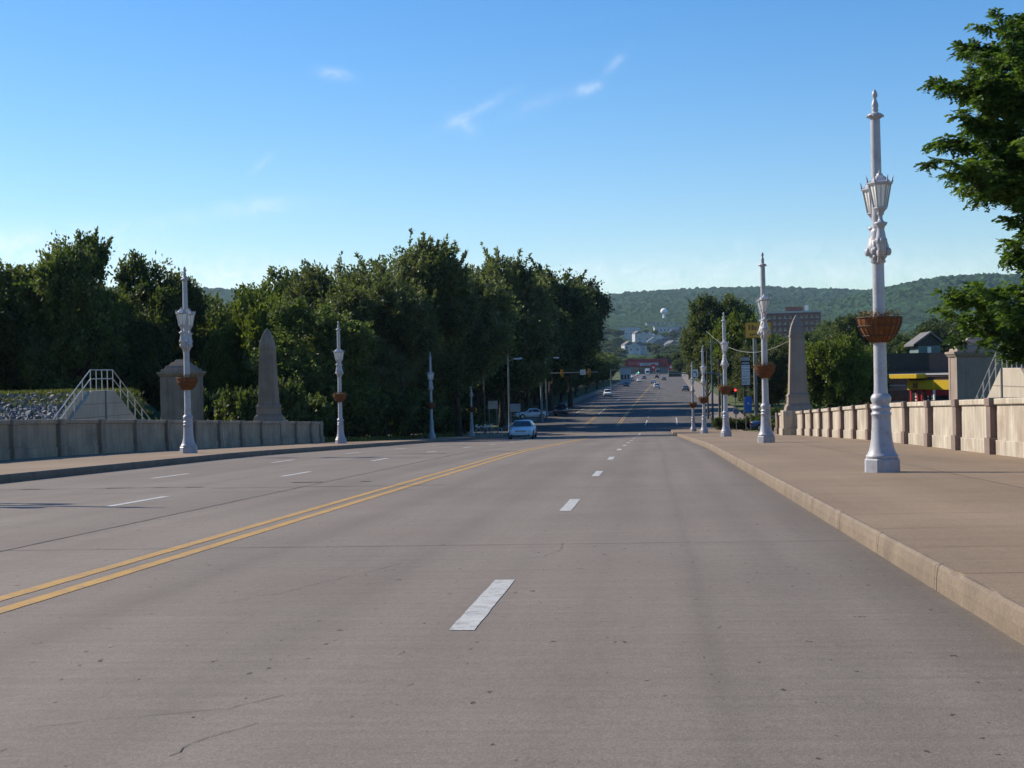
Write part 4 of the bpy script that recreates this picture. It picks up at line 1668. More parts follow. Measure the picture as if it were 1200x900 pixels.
# ------------------------------------------------------------------ poles, signals, signs
M_pole = pbr('pole_metal', (.20, .22, .21), rough=.5, metal=.3, bump=0)
M_wood = pbr('wooden_pole', (.12, .10, .075), rough=.9, streak=.3, bump=.3)
M_gpole = pbr('green_pole', (.12, .16, .14), rough=.5, bump=0)
M_yel = pbr('signal_yellow', (.62, .33, .03), rough=.45, bump=0)
M_hood = pbr('signal_black', (.02, .02, .022), rough=.5, bump=0)
M_sign = pbr('white_sign', (.72, .72, .70), rough=.45, var=.05, bump=0)
M_signback = pbr('sign_back', (.33, .34, .34), rough=.5, bump=0)
M_ysign = pbr('yellow_sign', (.66, .36, .035), rough=.45, var=.06, bump=0)
M_letter = pbr('brown_lettering', (.22, .075, .03), rough=.5, bump=0)
M_grey_letter = pbr('grey_lettering', (.17, .17, .18), rough=.6, bump=0)
M_bluesign = pbr('blue_sign', (.035, .16, .50), rough=.4, var=.08, bump=0)
M_head = pbr('lamp_head', (.50, .53, .57), rough=.4, bump=0)
M_cable = pbr('cable', (.38, .38, .36), rough=.6, bump=0)


def base_z(x, y):
    if 186.5 < y:
        s = x - street(0, y)[0]
        if -17 < s < 17.5:
            return zr(y) + .16
    if y < DECK_END and XL < x < XR:
        return zr(y)
    return ground_z(x, y)


def street_light(u, vtop, dep, arms, label, varm, mat=M_pole):
    """arms: signed reaches (m) to the right of the pole"""
    x, y = pt(u, dep)
    zb = base_z(x, y)
    r = thing('street_light', label, 'street light', (x, y, zb))
    top = zt(u, vtop, dep) - zb
    za = zt(u, varm, dep) - zb
    MB().lathe([(.17, -.3), (.16, .35), (.12, .45), (.10, 3), (.075, top)], 10).build('pole', mat, r)
    for a in arms:
        s = 1 if a > 0 else -1
        MB().tube([(0, 0, za - .45), (a * .4, 0, za - .08), (a * .75, 0, za + .03), (a, 0, za + .02)], .035, 6).build('arm', mat, r)
        b = MB().add([(a - .25 * s, -.14, za), (a + .75 * s, -.16, za + .02), (a + .75 * s, .16, za + .02), (a - .25 * s, .14, za),
                      (a - .25 * s, -.07, za + .1), (a + .65 * s, -.08, za + .17), (a + .65 * s, .08, za + .17), (a - .25 * s, .07, za + .1),
                      (a + .3 * s, 0, za - .13)],
                     [(0, 1, 5, 4), (1, 2, 6, 5), (2, 3, 7, 6), (3, 0, 4, 7), (4, 5, 6, 7), (0, 1, 8), (1, 2, 8), (2, 3, 8), (3, 0, 8)])
        b.build('lamp_head', M_head, r, bevel=.02)
    return r


street_light(596, 400, 176, (-.9, .9), 'street light with two opposed heads at the left crossing corner', 421)
street_light(640, 415, 216, (1.2,), 'single armed street light pole left of the dark car', 420)
street_light(567, 405, 172, (), 'dark utility pole beside the farthest left lamp post', 420, M_wood)


def signal_head(parent, x, y, z, lit, mat, facing=-1, name='signal_head'):
    """three lens head with its middle at z; facing -1: towards the camera"""
    b = MB().box(x - .16, x + .16, y - .10, y + .10, z - .50, z + .50)
    h = b.build(name, mat, parent, bevel=.03)
    cols = {'red': (1, .02, .02), 'amber': (1, .5, .02), 'green': (.05, 1, .55)}
    for k, c in enumerate(('red', 'amber', 'green')):
        zc = z + .33 - .33 * k
        t = MB().lathe([(.11, 0), (.09, .03), (.03, .05)], 14)
        t.map(lambda px, py, pz: (x + px, y + facing * (.10 + pz), zc + py))
        m = glow('lit_' + c, cols[c], 6.0) if lit == c else M_hood
        t.build('lens', m, h)
        v = MB()
        for i in range(9):
            a = math.radians(-20 + 220 * i / 8)
            v.v += [(x + .13 * math.cos(a), y + facing * .10, zc + .13 * math.sin(a)), (x + .125 * math.cos(a), y + facing * .32, zc + .125 * math.sin(a))]
        for i in range(8):
            v.f.append((2 * i, 2 * i + 1, 2 * i + 3, 2 * i + 2))
            v.sm.append(True)
        v.build('visor', mat, h)
    return h


def mast_arm(u_pole, u_tip, v, dep, label, mat, rise=.8):
    xp, yp = pt(u_pole, dep)
    xt, yt = pt(u_tip, dep)
    yt = yp
    zb = base_z(xp, yp)
    za = zt((u_pole + u_tip) / 2, v, dep) - zb
    r = thing('mast_arm', label, 'signal mast', (xp, yp, zb))
    MB().lathe([(.22, -.3), (.22, .2), (.16, .3), (.12, za)], 12).build('pole', mat, r)
    d = xt - xp
    s = 1 if d > 0 else -1
    MB().tube([(0, 0, za - rise), (s * .35, 0, za - rise * .3), (s * 1.0, 0, za), (d * .5, 0, za + .02), (d, 0, za + .04)], [.09, .09, .085, .07, .05], 8).build('arm', mat, r)
    return r, za


r, za = mast_arm(634, 701, 437, 207, 'signal mast with arm reaching over the left lanes', M_pole)
ox, oy, oz = r.location
for u, nm in ((659, 'left'), (691, 'right')):
    x, y = pt(u, 207)
    s = thing('traffic_signal', 'yellow traffic signal on the left mast arm, ' + ('above the dark car' if nm == 'left' else 'beside the small white sign'), 'traffic light', (x, oy - .16, oz + za))
    signal_head(s, 0, 0, -.05, None, M_yel)
x, y = pt(683.5, 207)
s = thing('hanging_sign', 'small white sign on the left mast arm beside a yellow signal', 'sign', (x, oy - .14, oz + za))
MB().box(-.36, .36, -.02, .02, -.28, .40).build('panel', M_sign, s)
MB().box(-.22, .22, -.026, -.022, .06, .12).box(-.22, .1, -.026, -.022, -.1, -.04).build('lettering', M_grey_letter, s)

r, za = mast_arm(846, 784, 437.5, 176, 'signal mast with long arm over the right lanes behind the lamp posts', M_gpole)
ox, oy, oz = r.location
x, y = pt(815, 176)
s = thing('turn_sign', 'white sign with black curved arrow on the right mast arm', 'sign', (x, oy - .14, oz + za))
MB().box(-.32, .32, -.02, .02, -.42, .46).build('panel', M_sign, s, bevel=.01)
b = MB()
arc = [(.12, -.3), (.13, -.05), (.08, .13), (-.04, .22), (-.14, .17)]
for (x0, z0), (x1, z1) in zip(arc, arc[1:]):
    dx, dz = x1 - x0, z1 - z0
    l = math.hypot(dx, dz)
    nx, nz = -dz / l * .045, dx / l * .045
    b.add([(x0 + nx, -.024, z0 + nz), (x0 - nx, -.024, z0 - nz), (x1 - nx, -.024, z1 - nz), (x1 + nx, -.024, z1 + nz)], [(0, 1, 2, 3)])
b.add([(-.24, -.024, .10), (-.08, -.024, .29), (-.06, -.024, .06)], [(0, 1, 2)])
b.build('arrow', M_hood, s)

# green light far down the street
x, y = pt(748.5, 420)
zb = zr(y)
s = thing('traffic_signal', 'distant traffic signal showing green over the far street', 'traffic light', (x, y, zt(748.5, 435, 420)))
signal_head(s, 0, 0, 0, 'green', M_yel)
lens = [o for h in s.children for o in h.children if o.name.startswith('lens')][-1]
xa, ya = pt(716, 420)
r = thing('mast_arm', 'distant signal mast carrying the green light', 'signal mast', (xa, y + .15, base_z(xa, y)))
zz = zt(748.5, 432.5, 420) - r.location.z
MB().lathe([(.15, -.3), (.10, zz + .3)], 10).build('pole', M_pole, r)
MB().tube([(0, 0, zz - .4), (1, 0, zz), (x - xa + 1.5, 0, zz + .05)], .06, 8).build('arm', M_pole, r)

# red signal on a short post at the right corner
x, y = pt(861.5, 170)
zb = ground_z(x, y)
s = thing('traffic_signal', 'red lit traffic signal on a post beside the third right basket', 'traffic light', (x, y, zb))
zc = zt(861.5, 460.5, 170) - zb
MB().lathe([(.08, -.2), (.06, zc + .2)], 10, (0, .2)).build('post', M_gpole, s)
signal_head(s, 0, 0, zc, 'red', M_hood)

# slender poles at the right corner
for u, vtop, dep, mat, lab in ((834.5, 397, 186, M_gpole, 'tall slender green grey pole left of the third right lamp post'),
                               (829, 404, 205, M_wood, 'slim wooden pole behind the fourth right lamp post'),
                               (842.5, 420, 192, M_wood, 'short brown wooden pole close to the third right lamp post')):
    x, y = pt(u, dep)
    zb = base_z(x, y)
    h = zt(u, vtop, dep) - zb
    r = thing('utility_pole', lab, 'pole', (x, y, zb))
    MB().lathe([(.15, -.3), (.13, 1), (.09, h)], 10).build('shaft', mat, r)
    b = MB().tube([(-.7, 0, h - .5), (.7, 0, h - .5)], .04, 6)
    for q in (-.6, 0, .6):
        b.lathe([(.03, h - .46), (.05, h - .36), (.02, h - .32)], 8, (q, 0))
    b.build('cross_bar', mat, r)
# sagging cable
p0 = Vector((*pt(829, 188), zt(829, 388, 188)))
p1 = Vector((*pt(924, 150), zt(924, 400, 150)))
pts = []
for i in range(25):
    t = i / 24
    p = p0.lerp(p1, t)
    p.z -= 1.75 * 4 * t * (1 - t)
    pts.append(p - p0)
o = MB().tube(pts, .016, 6).build('cable', M_cable)
o.location = p0
tag(o, 'pale overhead cable sagging behind the second right lamp post', 'cable')


def glyph_row(b, x0, x1, z0, h, y, rng, gap=.35):
    """a row of strokes too small to read, as far lettering looks"""
    x = x0
    while x < x1 - h * .2:
        w = h * rng.uniform(.25, .6)
        lo, hi = rng.choice(((0, 1), (0, .72), (0, .72), (.25, .75), (0, .45)))
        b.box(x, min(x + w, x1), y - .004, y, z0 + h * lo, z0 + h * hi)
        x += w + h * gap * rng.uniform(.3, .8)


rs_ = random.Random(4)
# yellow shop sign on a post
dep = 178
x, y = pt(890, dep)
zb = ground_z(x, y)
z0, z1 = zt(890, 396, dep) - zb, zt(890, 377.5, dep) - zb
s = thing('shop_sign', 'yellow orange shop sign with brown lettering on a grey post', 'sign', (x, y, zb))
hw = 15.2 * dep / F
MB().box(-hw, hw, -.12, .12, z0, z1).build('panel', M_ysign, s, bevel=.02)
b = MB()
for (xa, xb, za_, zb_) in ((-hw, hw, z1 - .08, z1), (-hw, hw, z0, z0 + .08), (-hw, -hw + .08, z0, z1), (hw - .08, hw, z0, z1)):
    b.box(xa, xb, -.15, .15, za_, zb_)
b.build('frame', pbr('ochre_frame', (.42, .2, .025), bump=0), s)
b = MB()
glyph_row(b, -hw + .35, hw - .4, z0 + (z1 - z0) * .50, .62, -.122, rs_)
glyph_row(b, -hw + .5, hw - .6, z0 + .26, .36, -.122, rs_)
b.build('lettering', M_letter, s)
px = (885.5 - 890) * dep / F
MB().lathe([(.20, -.3), (.20, z1 - .4)], 12, (px, .32)).build('post', M_pole, s)

# tall reader board
dep = 166
x, y = pt(874, dep)
zb = ground_z(x, y)
s = thing('reader_board', 'tall narrow white board with dark header and rows of small lettering', 'sign', (x, y, zb))
za, zc = zt(874, 451, dep) - zb, zt(874, 418, dep) - zb
zh = zt(874, 427.5, dep) - zb
hw = .44
MB().box(-hw - .06, hw + .06, -.10, .10, za - .1, zc).build('case', pbr('dark_sign_case', (.05, .04, .04), bump=0), s)
b = MB()
n = 6
for k in range(n):
    zz0 = za + (zh - za) * k / n
    b.box(-hw, hw, -.118, -.102, zz0 + .02, zz0 + (zh - za) / n - .02)
b.build('panel', M_sign, s)
b = MB()
for k in range(n):
    zz0 = za + (zh - za) * k / n
    glyph_row(b, -hw + .08, hw - .05, zz0 + .14, .17, -.12, rs_, .5)
b.build('lettering', M_grey_letter, s)
MB().box(-hw + .04, hw - .04, -.118, -.102, zh + .1, zh + .28).box(-hw - .03, hw + .03, -.118, -.102, zc - .42, zc - .05).build('header', M_signback, s)
MB().box(-.30, -.22, -.05, .05, -.3, za).box(.22, .30, -.05, .05, -.3, za).build('post', M_pole, s)

# blue sign
dep = 160
x, y = pt(876.5, dep)
zb = ground_z(x, y)
s = thing('blue_board', 'bright blue upright board with white marks beside the second right lamp post', 'sign', (x, y, zb))
za, zc = zt(876.5, 483, dep) - zb, zt(876.5, 464.5, dep) - zb
b = MB().prism([(-.42, za), (.34, za), (.40, zc - .25), (.33, zc - .05), (.2, zc), (-.2, zc), (-.36, zc - .07), (-.42, zc - .25)], -.05, .05)
b.build('panel', M_bluesign, s, bevel=.015)
MB().box(-.08, .06, -.062, -.052, za + .85, za + 1.0).box(.1, .2, -.062, -.052, za + .75, za + .82).build('mark', M_sign, s)
MB().box(-.34, -.22, -.04, .04, -.3, za).box(.14, .26, -.04, .04, -.3, za).build('leg', pbr('pink_post', (.45, .28, .25), bump=0), s)
# round sign
dep = 158
x, y = pt(862, dep)
zb = ground_z(x, y)
s = thing('round_sign', 'small round blue grey sign on a low post below the red signal', 'sign', (x, y, zb))
zc = zt(862, 482, dep) - zb
t = MB().lathe([(.34, 0), (.34, .03)], 24)
t.map(lambda px, py, pz: (px, -pz, zc + py)).build('disc', M_signback, s)
t = MB().lathe([(.24, .032), (.24, .036)], 24)
t.map(lambda px, py, pz: (px, -pz, zc + py)).build('symbol', pbr('dull_blue', (.10, .14, .26), bump=0), s)
MB().lathe([(.035, -.2), (.035, zc)], 8, (0, .05)).build('post', M_pole, s)

# left corner furniture
dep = 168
x, y = pt(577, dep)
zb = ground_z(x, y)
s = thing('notice_board', 'beige notice board on two posts under the left trees', 'sign', (x, y, zb))
za, zc = zt(577, 479, dep) - zb, zt(577, 470, dep) - zb
MB().box(-.52, .52, -.04, .04, za, zc).build('panel', pbr('beige_panel', (.46, .42, .36), bump=0), s)
MB().box(-.012, .012, -.05, .05, za, zc).box(-.56, .56, -.055, .055, zc, zc + .06).build('frame', M_pole, s)
MB().box(-.46, -.38, -.06, .06, -.2, za).box(.38, .46, -.06, .06, -.2, za).build('post', M_pole, s)
dep = 178
x, y = pt(603, dep)
zb = base_z(x, y)
s = thing('notice_board', 'pale grey notice panel behind the oncoming silver sedan', 'sign', (x, y, zb))
za, zc = zt(603, 482.5, dep) - zb, zt(603, 473, dep) - zb
MB().box(-.62, .62, -.04, .04, za, zc).build('panel', pbr('grey_panel', (.34, .36, .38), bump=0), s)
MB().box(-.52, -.44, .04, .12, -.2, zc).box(.44, .52, .04, .12, -.2, zc).build('post', M_pole, s)
dep = 161
x, y = pt(566, dep)
zb = ground_z(x, y)
s = thing('low_sign', 'low white letter sign beside the farthest left lamp post', 'sign', (x, y, zb))
za, zc = zt(566, 501, dep) - zb, zt(566, 497, dep) - zb
rl = random.Random(8)
b = MB()
glyph_row(b, -.95, .95, za, zc - za, -.03, rl, .25)
b.build('lettering', M_sign, s)
MB().box(-1.0, 1.0, -.028, .03, za - .06, za - .003).box(-.9, -.82, -.02, .03, -.2, za - .06).box(.82, .9, -.02, .03, -.2, za - .06).build('rail', M_pole, s)
s = thing('bike_rack', 'low grey hoop rack on the pavement at the left corner', 'bike rack', (x + .6, y - 2.5, zr(y - 2.5) + KH if x + .6 > -19.9 else ground_z(x, y - 2.5)))
for k in range(4):
    xo = -1.1 + k * .75
    MB().tube([(xo, 0, -.15), (xo, 0, .62), (xo + .08, 0, .74), (xo + .3, 0, .74), (xo + .38, 0, .62), (xo + .38, 0, -.15)], .035, 6).build('hoop', M_galv, s)

# shrubs on the right bank beyond the parapet
for j in range(26):
    y = 108 + j * 2.6
    x = rng.uniform(11.5, 15.5)
    plant(P_S, x, y, ground_z(x, y) - .2, rng.uniform(1.3, 2.4), rng.uniform(1.1, 1.6), rng.uniform(0, 6), 'leafy bush along the right pavement beyond the end of the parapet', 'bushes on the right bank', 'bush')
for j in range(12):
    x, y = rng.uniform(-33, -24.5), rng.uniform(100, 112)
    plant(P_S, x, y, ground_z(x, y) - .3, rng.uniform(2.5, 4.8), rng.uniform(1.6, 2.4), rng.uniform(0, 6), 'leafy bush between the left pylon and the left obelisk', 'bushes behind the left parapet', 'bush')
# hedge and parked cars at the right corner
x, y = pt(858, 163)
zb = ground_z(x, y)
for k in range(7):
    plant(P_S, x - 1.4 + k * .85, y + rng.uniform(-.4, .4), zb - .15, rng.uniform(1.2, 1.5), rng.uniform(.75, .95), rng.uniform(0, 6), 'clipped dark bush in the low hedge below the blue board', 'low hedge at the right corner', 'bush')
lot_car(908, 487, 150, math.radians(80), 'dark blue car parked behind the second right lamp post', P_blue).location.z = ground_z(*pt(908, 150)) + .05
x, y = pt(988, 190)
make_car('silver car parked among trees above the right parapet', (x, y, ground_z(x, y) + .02), math.radians(75), P_silver, 'suv')

# ------------------------------------------------------------------ buildings
M_brick = pbr('brown_brick', (.115, .075, .06), var=.12, scale=1, fine=9, finevar=.2, bump=.2)
M_dbrick = pbr('dark_wall', (.035, .035, .030), var=.25, scale=.8, fine=6, bump=.2)
M_win = pbr('dark_window', (.025, .03, .035), rough=.12, bump=0, spec=.7)
M_trim = pbr('pale_trim', (.42, .41, .40), var=.08, bump=0)
M_roof = pbr('grey_roof', (.13, .125, .125), var=.2, bump=.1)
M_yellow_wall = pbr('yellow_facade', (.60, .40, .012), rough=.5, var=.06, bump=0)
M_redtrim = pbr('red_trim', (.42, .02, .03), rough=.45, var=.08, bump=0)
M_white_wall = pbr('white_wall', (.46, .46, .47), var=.08, bump=0)
M_apart = pbr('apartment_brick', (.17, .08, .068), var=.08, bump=0)


def building(name, label, u0, u1, vtop, dep, depth, zb, mat, cat='building'):
    x0, y = pt(u0, dep)
    x1, _ = pt(u1, dep)
    h = zt((u0 + u1) / 2, vtop, dep) - zb
    r = thing(name, label, cat, ((x0 + x1) / 2, y, zb))
    hw = (x1 - x0) / 2
    MB().box(-hw, hw, 0, depth, -1, h).build('wall', mat, r, bevel=.03)
    return r, hw, h


# long brown block with the raised parking lot on its roof
r, hw, h = building('retaining_block', 'brown walled block with window strips left of the right pylon', 1022, 1300, 437, 162, 1.0, ground_z(30, 165) - .3, M_brick)
zb = r.location.z
# upper storey set back
MB().box(-hw, hw, 1.0, 30, -1, zt(1110, 413, 165) - zb).build('upper_wall', M_brick, r)
MB().box(-hw - .05, hw, -.15, 1.1, h + .003, h + .16).build('parapet_cap', M_trim, r)
uw = lambda u: (u - 600) / F * 162 * math.cos(YAW) - 162 * math.sin(YAW) - r.location.x
for ua, ub in ((1033, 1046), (1047, 1060)):
    for va, vb in ((441, 451), (463, 470)):
        w = MB().box(uw(ua), uw(ub), -.03, .01, zt(1045, vb, 162) - zb, zt(1045, va, 162) - zb).build('window', M_win, r)
        MB().box(uw(ua) - .06, uw(ub) + .06, -.06, .0, zt(1045, vb, 162) - zb - .1, zt(1045, vb, 162) - zb - .003).build('sill', M_trim, w)
MB().box(uw(1029), uw(1068), -.05, .0, zt(1045, 451.8, 162) - zb - .55, zt(1045, 452.4, 162) - zb).build('band', pbr('tan_band', (.2, .15, .12), bump=0), r)
MB().box(uw(1036), uw(1090), .94, 1.0 - .004, zt(1060, 435, 163) - zb, zt(1060, 414, 163) - zb).build('dark_screen', M_dbrick, r)
lot_z = zt(1110, 413, 165)
for (u, dp, rz_, lab, col, sty) in ((1154, 172, 1.2, 'white car parked on the raised lot behind the right pylon', P_whitec, 'sedan'), (1180, 170, 1.5, 'dark van parked on the raised lot above the stair railing', P_dark, 'suv')):
    x, y = pt(u, dp)
    make_car(lab, (x, y, lot_z + .01), rz_, col, sty)

# yellow shop
dep = 150
zb = ground_z(*pt(1085, dep)) - .2
r, hw, h = building('yellow_shop', 'yellow shop with red posts and flat canopy beside the right pylon', 1071, 1150, 441, dep, 9, zb, M_brick, 'shop')
MB().box(-hw + .02, hw, -.26, -.0, zt(1085, 457, dep) - zb, h - .35).build('yellow_band', M_yellow_wall, r)
X = lambda u: (u - 600) / F * dep * math.cos(YAW) - dep * math.sin(YAW) - r.location.x
Z = lambda v, u=1085: zt(u, v, dep) - zb
MB().box(X(1062), X(1090), -1.6, -.02, Z(443.2), Z(438)).build('canopy', M_yellow_wall, r, bevel=.02)
MB().box(X(1090) + .01, X(1150), -.3, 9, Z(439.5), Z(437.6)).build('roof_edge', M_trim, r)
MB().box(X(1071) + .03, X(1150), -.06, .0, Z(470), Z(457.2)).build('dark_front', M_win, r)
f = MB().box(X(1073), X(1099), -.55, -.265, Z(456), Z(448)).build('fascia', M_yellow_wall, r)
MB().box(X(1079), X(1084), -.565, -.551, Z(455), Z(449)).build('emblem', M_letter, f)
MB().box(X(1089), X(1110), -.16, -.061, Z(464), Z(457.5)).build('red_panel', M_redtrim, r)
for u in (1075.5, 1082, 1086.5):
    MB().box(X(u), X(u + 1.2), -.5, -.35, -.5, Z(456.2)).build('post', M_redtrim, r)
MB().box(X(1098.5), X(1100), -.5, -.35, -.5, Z(457)).build('white_post', M_sign, r)
b = MB()
for u in (1077.8, 1084.5, 1090, 1094):
    for v in (460, 464, 468):
        b.box(X(u), X(u + 1.6), -.09, -.061, Z(v + 2.4), Z(v))
b.build('poster', M_sign, r)

r.rotation_euler = (0, 0, math.radians(-50))
r.scale = (1.5, 1, 1)
# gabled house
dep = 235
zb = ground_z(*pt(1090, dep))
x0, y0 = pt(1090, dep)
r = thing('gabled_house', 'grey roofed gabled house with a pale corner behind the brown block', 'house', (x0, y0, zb))
Z = lambda v, u=1088: zt(u, v, dep) - zb
hw = 15 * dep / F
MB().box(-hw + .3, hw - .3, 0, 8, -1, Z(405)).build('wall', pbr('teal_siding', (.10, .16, .17), bump=0), r)
MB().prism([(-hw, Z(404)), (hw, Z(404)), (hw * .1, Z(391))], .3, 7.7).build('gable', pbr('dark_gable', (.05, .055, .06), bump=0), r)
b = MB()
for s in (-1, 1):
    xe = s * (hw + .5)
    b.prism([(hw * .1, Z(391) + .35), (hw * .1, Z(391) + .02), (xe, Z(404) - .15), (xe, Z(404) + .15)], -.5, 8.5)
b.build('roof', M_roof, r)
MB().box(-hw * .16, hw * .12, -.04, .0, Z(414), Z(406.5)).build('window', M_sign, r)

# apartment block on rising ground
dep = 880
x0, y0 = pt(931, dep)
zb = -2.0
r = thing('apartment_block', 'long brick apartment block with rows of windows in front of the hill', 'apartment block', (x0, y0, zb), math.radians(-9))
h = zt(930, 366.5, dep) - zb
hw = 31 * dep / F
MB().box(-hw, hw, 0, 14, -4, h).build('wall', M_apart, r)
MB().box(-hw - .2, hw + .2, -.2, 14.2, h + .003, h + 1.0).build('roof_edge', M_trim, r)
MB().box(-hw * .3, hw * .35, 4, 10, h + 1.0, h + 3.6).build('lift_house', M_apart, r)
MB().box(hw * .42, hw * .55, 4, 8, h + 1.0, h + 4.4).build('roof_tank', M_sign, r)
b0 = None
for fl in range(9):
    for c in range(10):
        xx = -hw + 1.6 + c * (2 * hw - 3.2) / 9
        zz = h - 2.9 - fl * 3.5
        if b0 is None:
            b0 = MB().box(-.8, .8, -.08, .0, 0, 1.5).build('window', M_win, r)
            bs = MB().box(-1.05, 1.05, -.30, .0, -.42, -.02).build('sill', M_trim, b0)
            o = b0
        else:
            o = copy_tree(b0, r)
        o.location = (xx, 0, zz)

# red front closing the street, with the shops and lorries before it
dep = 930
zb = zr(dep) - .5
x0, y0 = pt(757, dep)
r = thing('red_store', 'long low store with a dark red fascia closing the far street', 'store', (x0, y0, zb))
Z = lambda v, u=760: zt(u, v, dep) - zb
W = lambda u: (u - 757) * dep / F
MB().box(W(735), W(783), 0, 12, -1, Z(428)).build('wall', pbr('store_wall', (.20, .19, .19), bump=0), r)
MB().box(W(734), W(783), -.8, 12.2, Z(429.5), Z(420.5)).build('fascia', pbr('dark_red_fascia', (.23, .03, .035), var=.15, scale=.4, bump=0), r)
b = MB()
glyph_row(b, W(738), W(753), Z(427.6), 2.2, -.81, rs_, .3)
b.build('lettering', pbr('pink_lettering', (.42, .12, .13), bump=0), r)
MB().box(W(750), W(772), -3.2, -.82, Z(428.5), Z(425)).build('grey_canopy', pbr('grey_canopy', (.36, .37, .40), var=.3, scale=.5, bump=0), r)
b = MB()
for k in range(7):
    b.box(W(748 + k * 4), W(750.4 + k * 4), -.06, 0, Z(437), Z(430.5))
b.build('window', M_win, r)
for (u, v, w, hgt, mat, lab, dp) in ((787, 430, 4.4, 4.0, M_redtrim, 'round red sign beside the red store', 900), (766, 430.5, 3.4, 4.4, M_redtrim, 'red pennant sign in front of the red store', 905)):
    x, y = pt(u, dp)
    zb2 = zr(y)
    s = thing('roadside_sign', lab, 'sign', (x, y, zb2))
    zc = zt(u, v, dp) - zb2
    t = MB().lathe([(w * .5, 0), (w * .5, .2)], 20)
    t.map(lambda px, py, pz: (px, -pz, zc + py * hgt / w)).build('panel', mat, s)
    t = MB().lathe([(w * .18, .203), (w * .18, .21)], 14)
    t.map(lambda px, py, pz: (px, -pz, zc + py)).build('mark', M_sign, s)
    MB().lathe([(.2, -.2), (.2, zc - hgt * .4)], 8, (0, .2)).build('post', M_pole, s)


def lorry(u, dep, label, col):
    x, y = pt(u, dep)
    r = thing('lorry', label, 'lorry', (x, y, zr(y) + .03))
    MB().box(-1.25, 1.25, -1.0, 7, 1.0, 3.9).build('cargo_box', col, r, bevel=.04)
    MB().prism_x([(-3.1, .5), (-3.15, 1.6), (-2.7, 2.7), (-1.1, 2.8), (-1.1, .5)], -1.1, 1.1).build('cab', col, r, bevel=.06)
    MB().add([(-.95, -3.16, 1.65), (.95, -3.16, 1.65), (.85, -2.76, 2.6), (-.85, -2.76, 2.6)], [(0, 1, 2, 3)]).build('windscreen', M_glass, r)
    for s in (-1, 1):
        for yw in (-2.2, 5.2):
            t = MB().lathe([(.3, -.15), (.48, -.15), (.5, 0), (.48, .15), (.3, .15)], 18)
            t.map(lambda px, py, pz: (s * .98 + pz, yw + px, .5 + py)).build('wheel', M_tyre, r)
        MB().box(*sorted((s * .6, s * 1.0)), -3.17, -3.05, .8, 1.05).build('headlight', M_lens, r)
    MB().box(-1.1, 1.1, -1.0, 7, .6, .99).build('chassis', M_black, r)
    return r


lorry(759, 850, 'white box lorry before the red store', P_whitec)
lorry(771, 870, 'grey box lorry before the red store', P_grey)

dep = 620
for (u0, u1, vt, dp, dpt, mat, nm, lab) in ((727, 739, 430.5, 560, 8, M_white_wall, 'small_shop', 'small white flat roofed shop at the left end of the street'),
                                            (784, 799, 435.5, 760, 8, pbr('dark_green_wall', (.03, .055, .05), bump=0), 'long_shed', 'low dark green shed at the right end of the street')):
    zb2 = base_ground(dp) - .3
    r, hw, h = building(nm, lab, u0, u1, vt, dp, dpt, zb2, mat)
    MB().box(-hw - .3, hw + .3, -.4, dpt + .3, h + .004, h + .35).build('roof', M_roof, r)
    for k in (-.6, 0, .6):
        MB().box(hw * k - .35, hw * k + .35, -.05, 0, h * .35, h * .6).build('window', M_win, r)

# town on the slope
rt = random.Random(14)


def hill_z(u, dep):
    us = [-400, 250, 620, 700, 760, 820, 900, 960, 1030, 1200, 1600]
    vs = [334, 337, 350, 345, 341, 337, 335, 337, 340, 336, 330]
    t = (dep - 1050) / 4150
    return zt(u, float(np.interp(u, us, vs)), 5000) * float(np.interp(t, [0, .12, .28, .48, .74, .95, 1], [0, .03, .17, .40, .70, .985, 1.0]))


def row_for(u, v):
    """distance at which the slope is seen at photo row v"""
    best = None
    for d in range(1200, 4600, 25):
        z = hill_z(u, d)
        vv = HOR - z * F / d - ROLL * (u - 762)
        if vv <= v:
            return d
    return 3000


for (u, v, w, h, lab) in ((738, 391, 22, 6.5, 'long white shed on the hillside, left of the pale houses'), (783, 390, 29, 6.5, 'long white shed on the hillside, right of the water tower'),
                          (776, 381, 34, 2.5, 'low grey shed just below the water tower'), (805, 389, 9, 5, 'small white shed on the hillside behind the tall round tree')):
    d = row_for(u, v)
    x, y = pt(u, d)
    r = thing('hillside_shed', lab, 'building', (x, y, hill_z(u, d) - 4), math.radians(rt.uniform(-8, 8)))
    sc = d / F
    MB().box(-w * sc / 2, w * sc / 2, 0, 30, -8, h * sc + 4).build('wall', M_white_wall, r)
    MB().box(-w * sc / 2 - 1, w * sc / 2 + 1, -1, 31, h * sc + 4.01, h * sc + 4.8).build('roof', M_trim, r)
    b = MB()
    for k in range(6):
        b.box(-w * sc * .42 + k * w * sc * .15, -w * sc * .36 + k * w * sc * .15, -.2, 0, 6, 9)
    b.build('window', M_win, r)
for j in range(26):
    u = 738 + (j * 17.3) % 92
    v = 397 + (j * 7.9) % 22
    d = row_for(u, v)
    x, y = pt(u, d)
    r = thing('hillside_house', 'small pale gabled house among trees on the slope below the water tower', 'house', (x, y, hill_z(u, d) - 2), rt.uniform(-.5, .5), 'houses on the slope')
    w, l, h = rt.uniform(11, 19), rt.uniform(9, 13), rt.uniform(8, 12)
    MB().box(-w / 2, w / 2, 0, l, -6, h + 2).build('wall', M_white_wall, r)
    MB().prism([(-w / 2 - .6, h + 2), (w / 2 + .6, h + 2), (0, h + 2 + w * .36)], -.6, l + .6).build('roof', rt.choice((M_roof, M_trim, M_roof)), r)
    for k in (-.27, .27):
        MB().box(w * k - 1, w * k + 1, -.1, 0, h - 2.2, h).build('window', M_win, r)
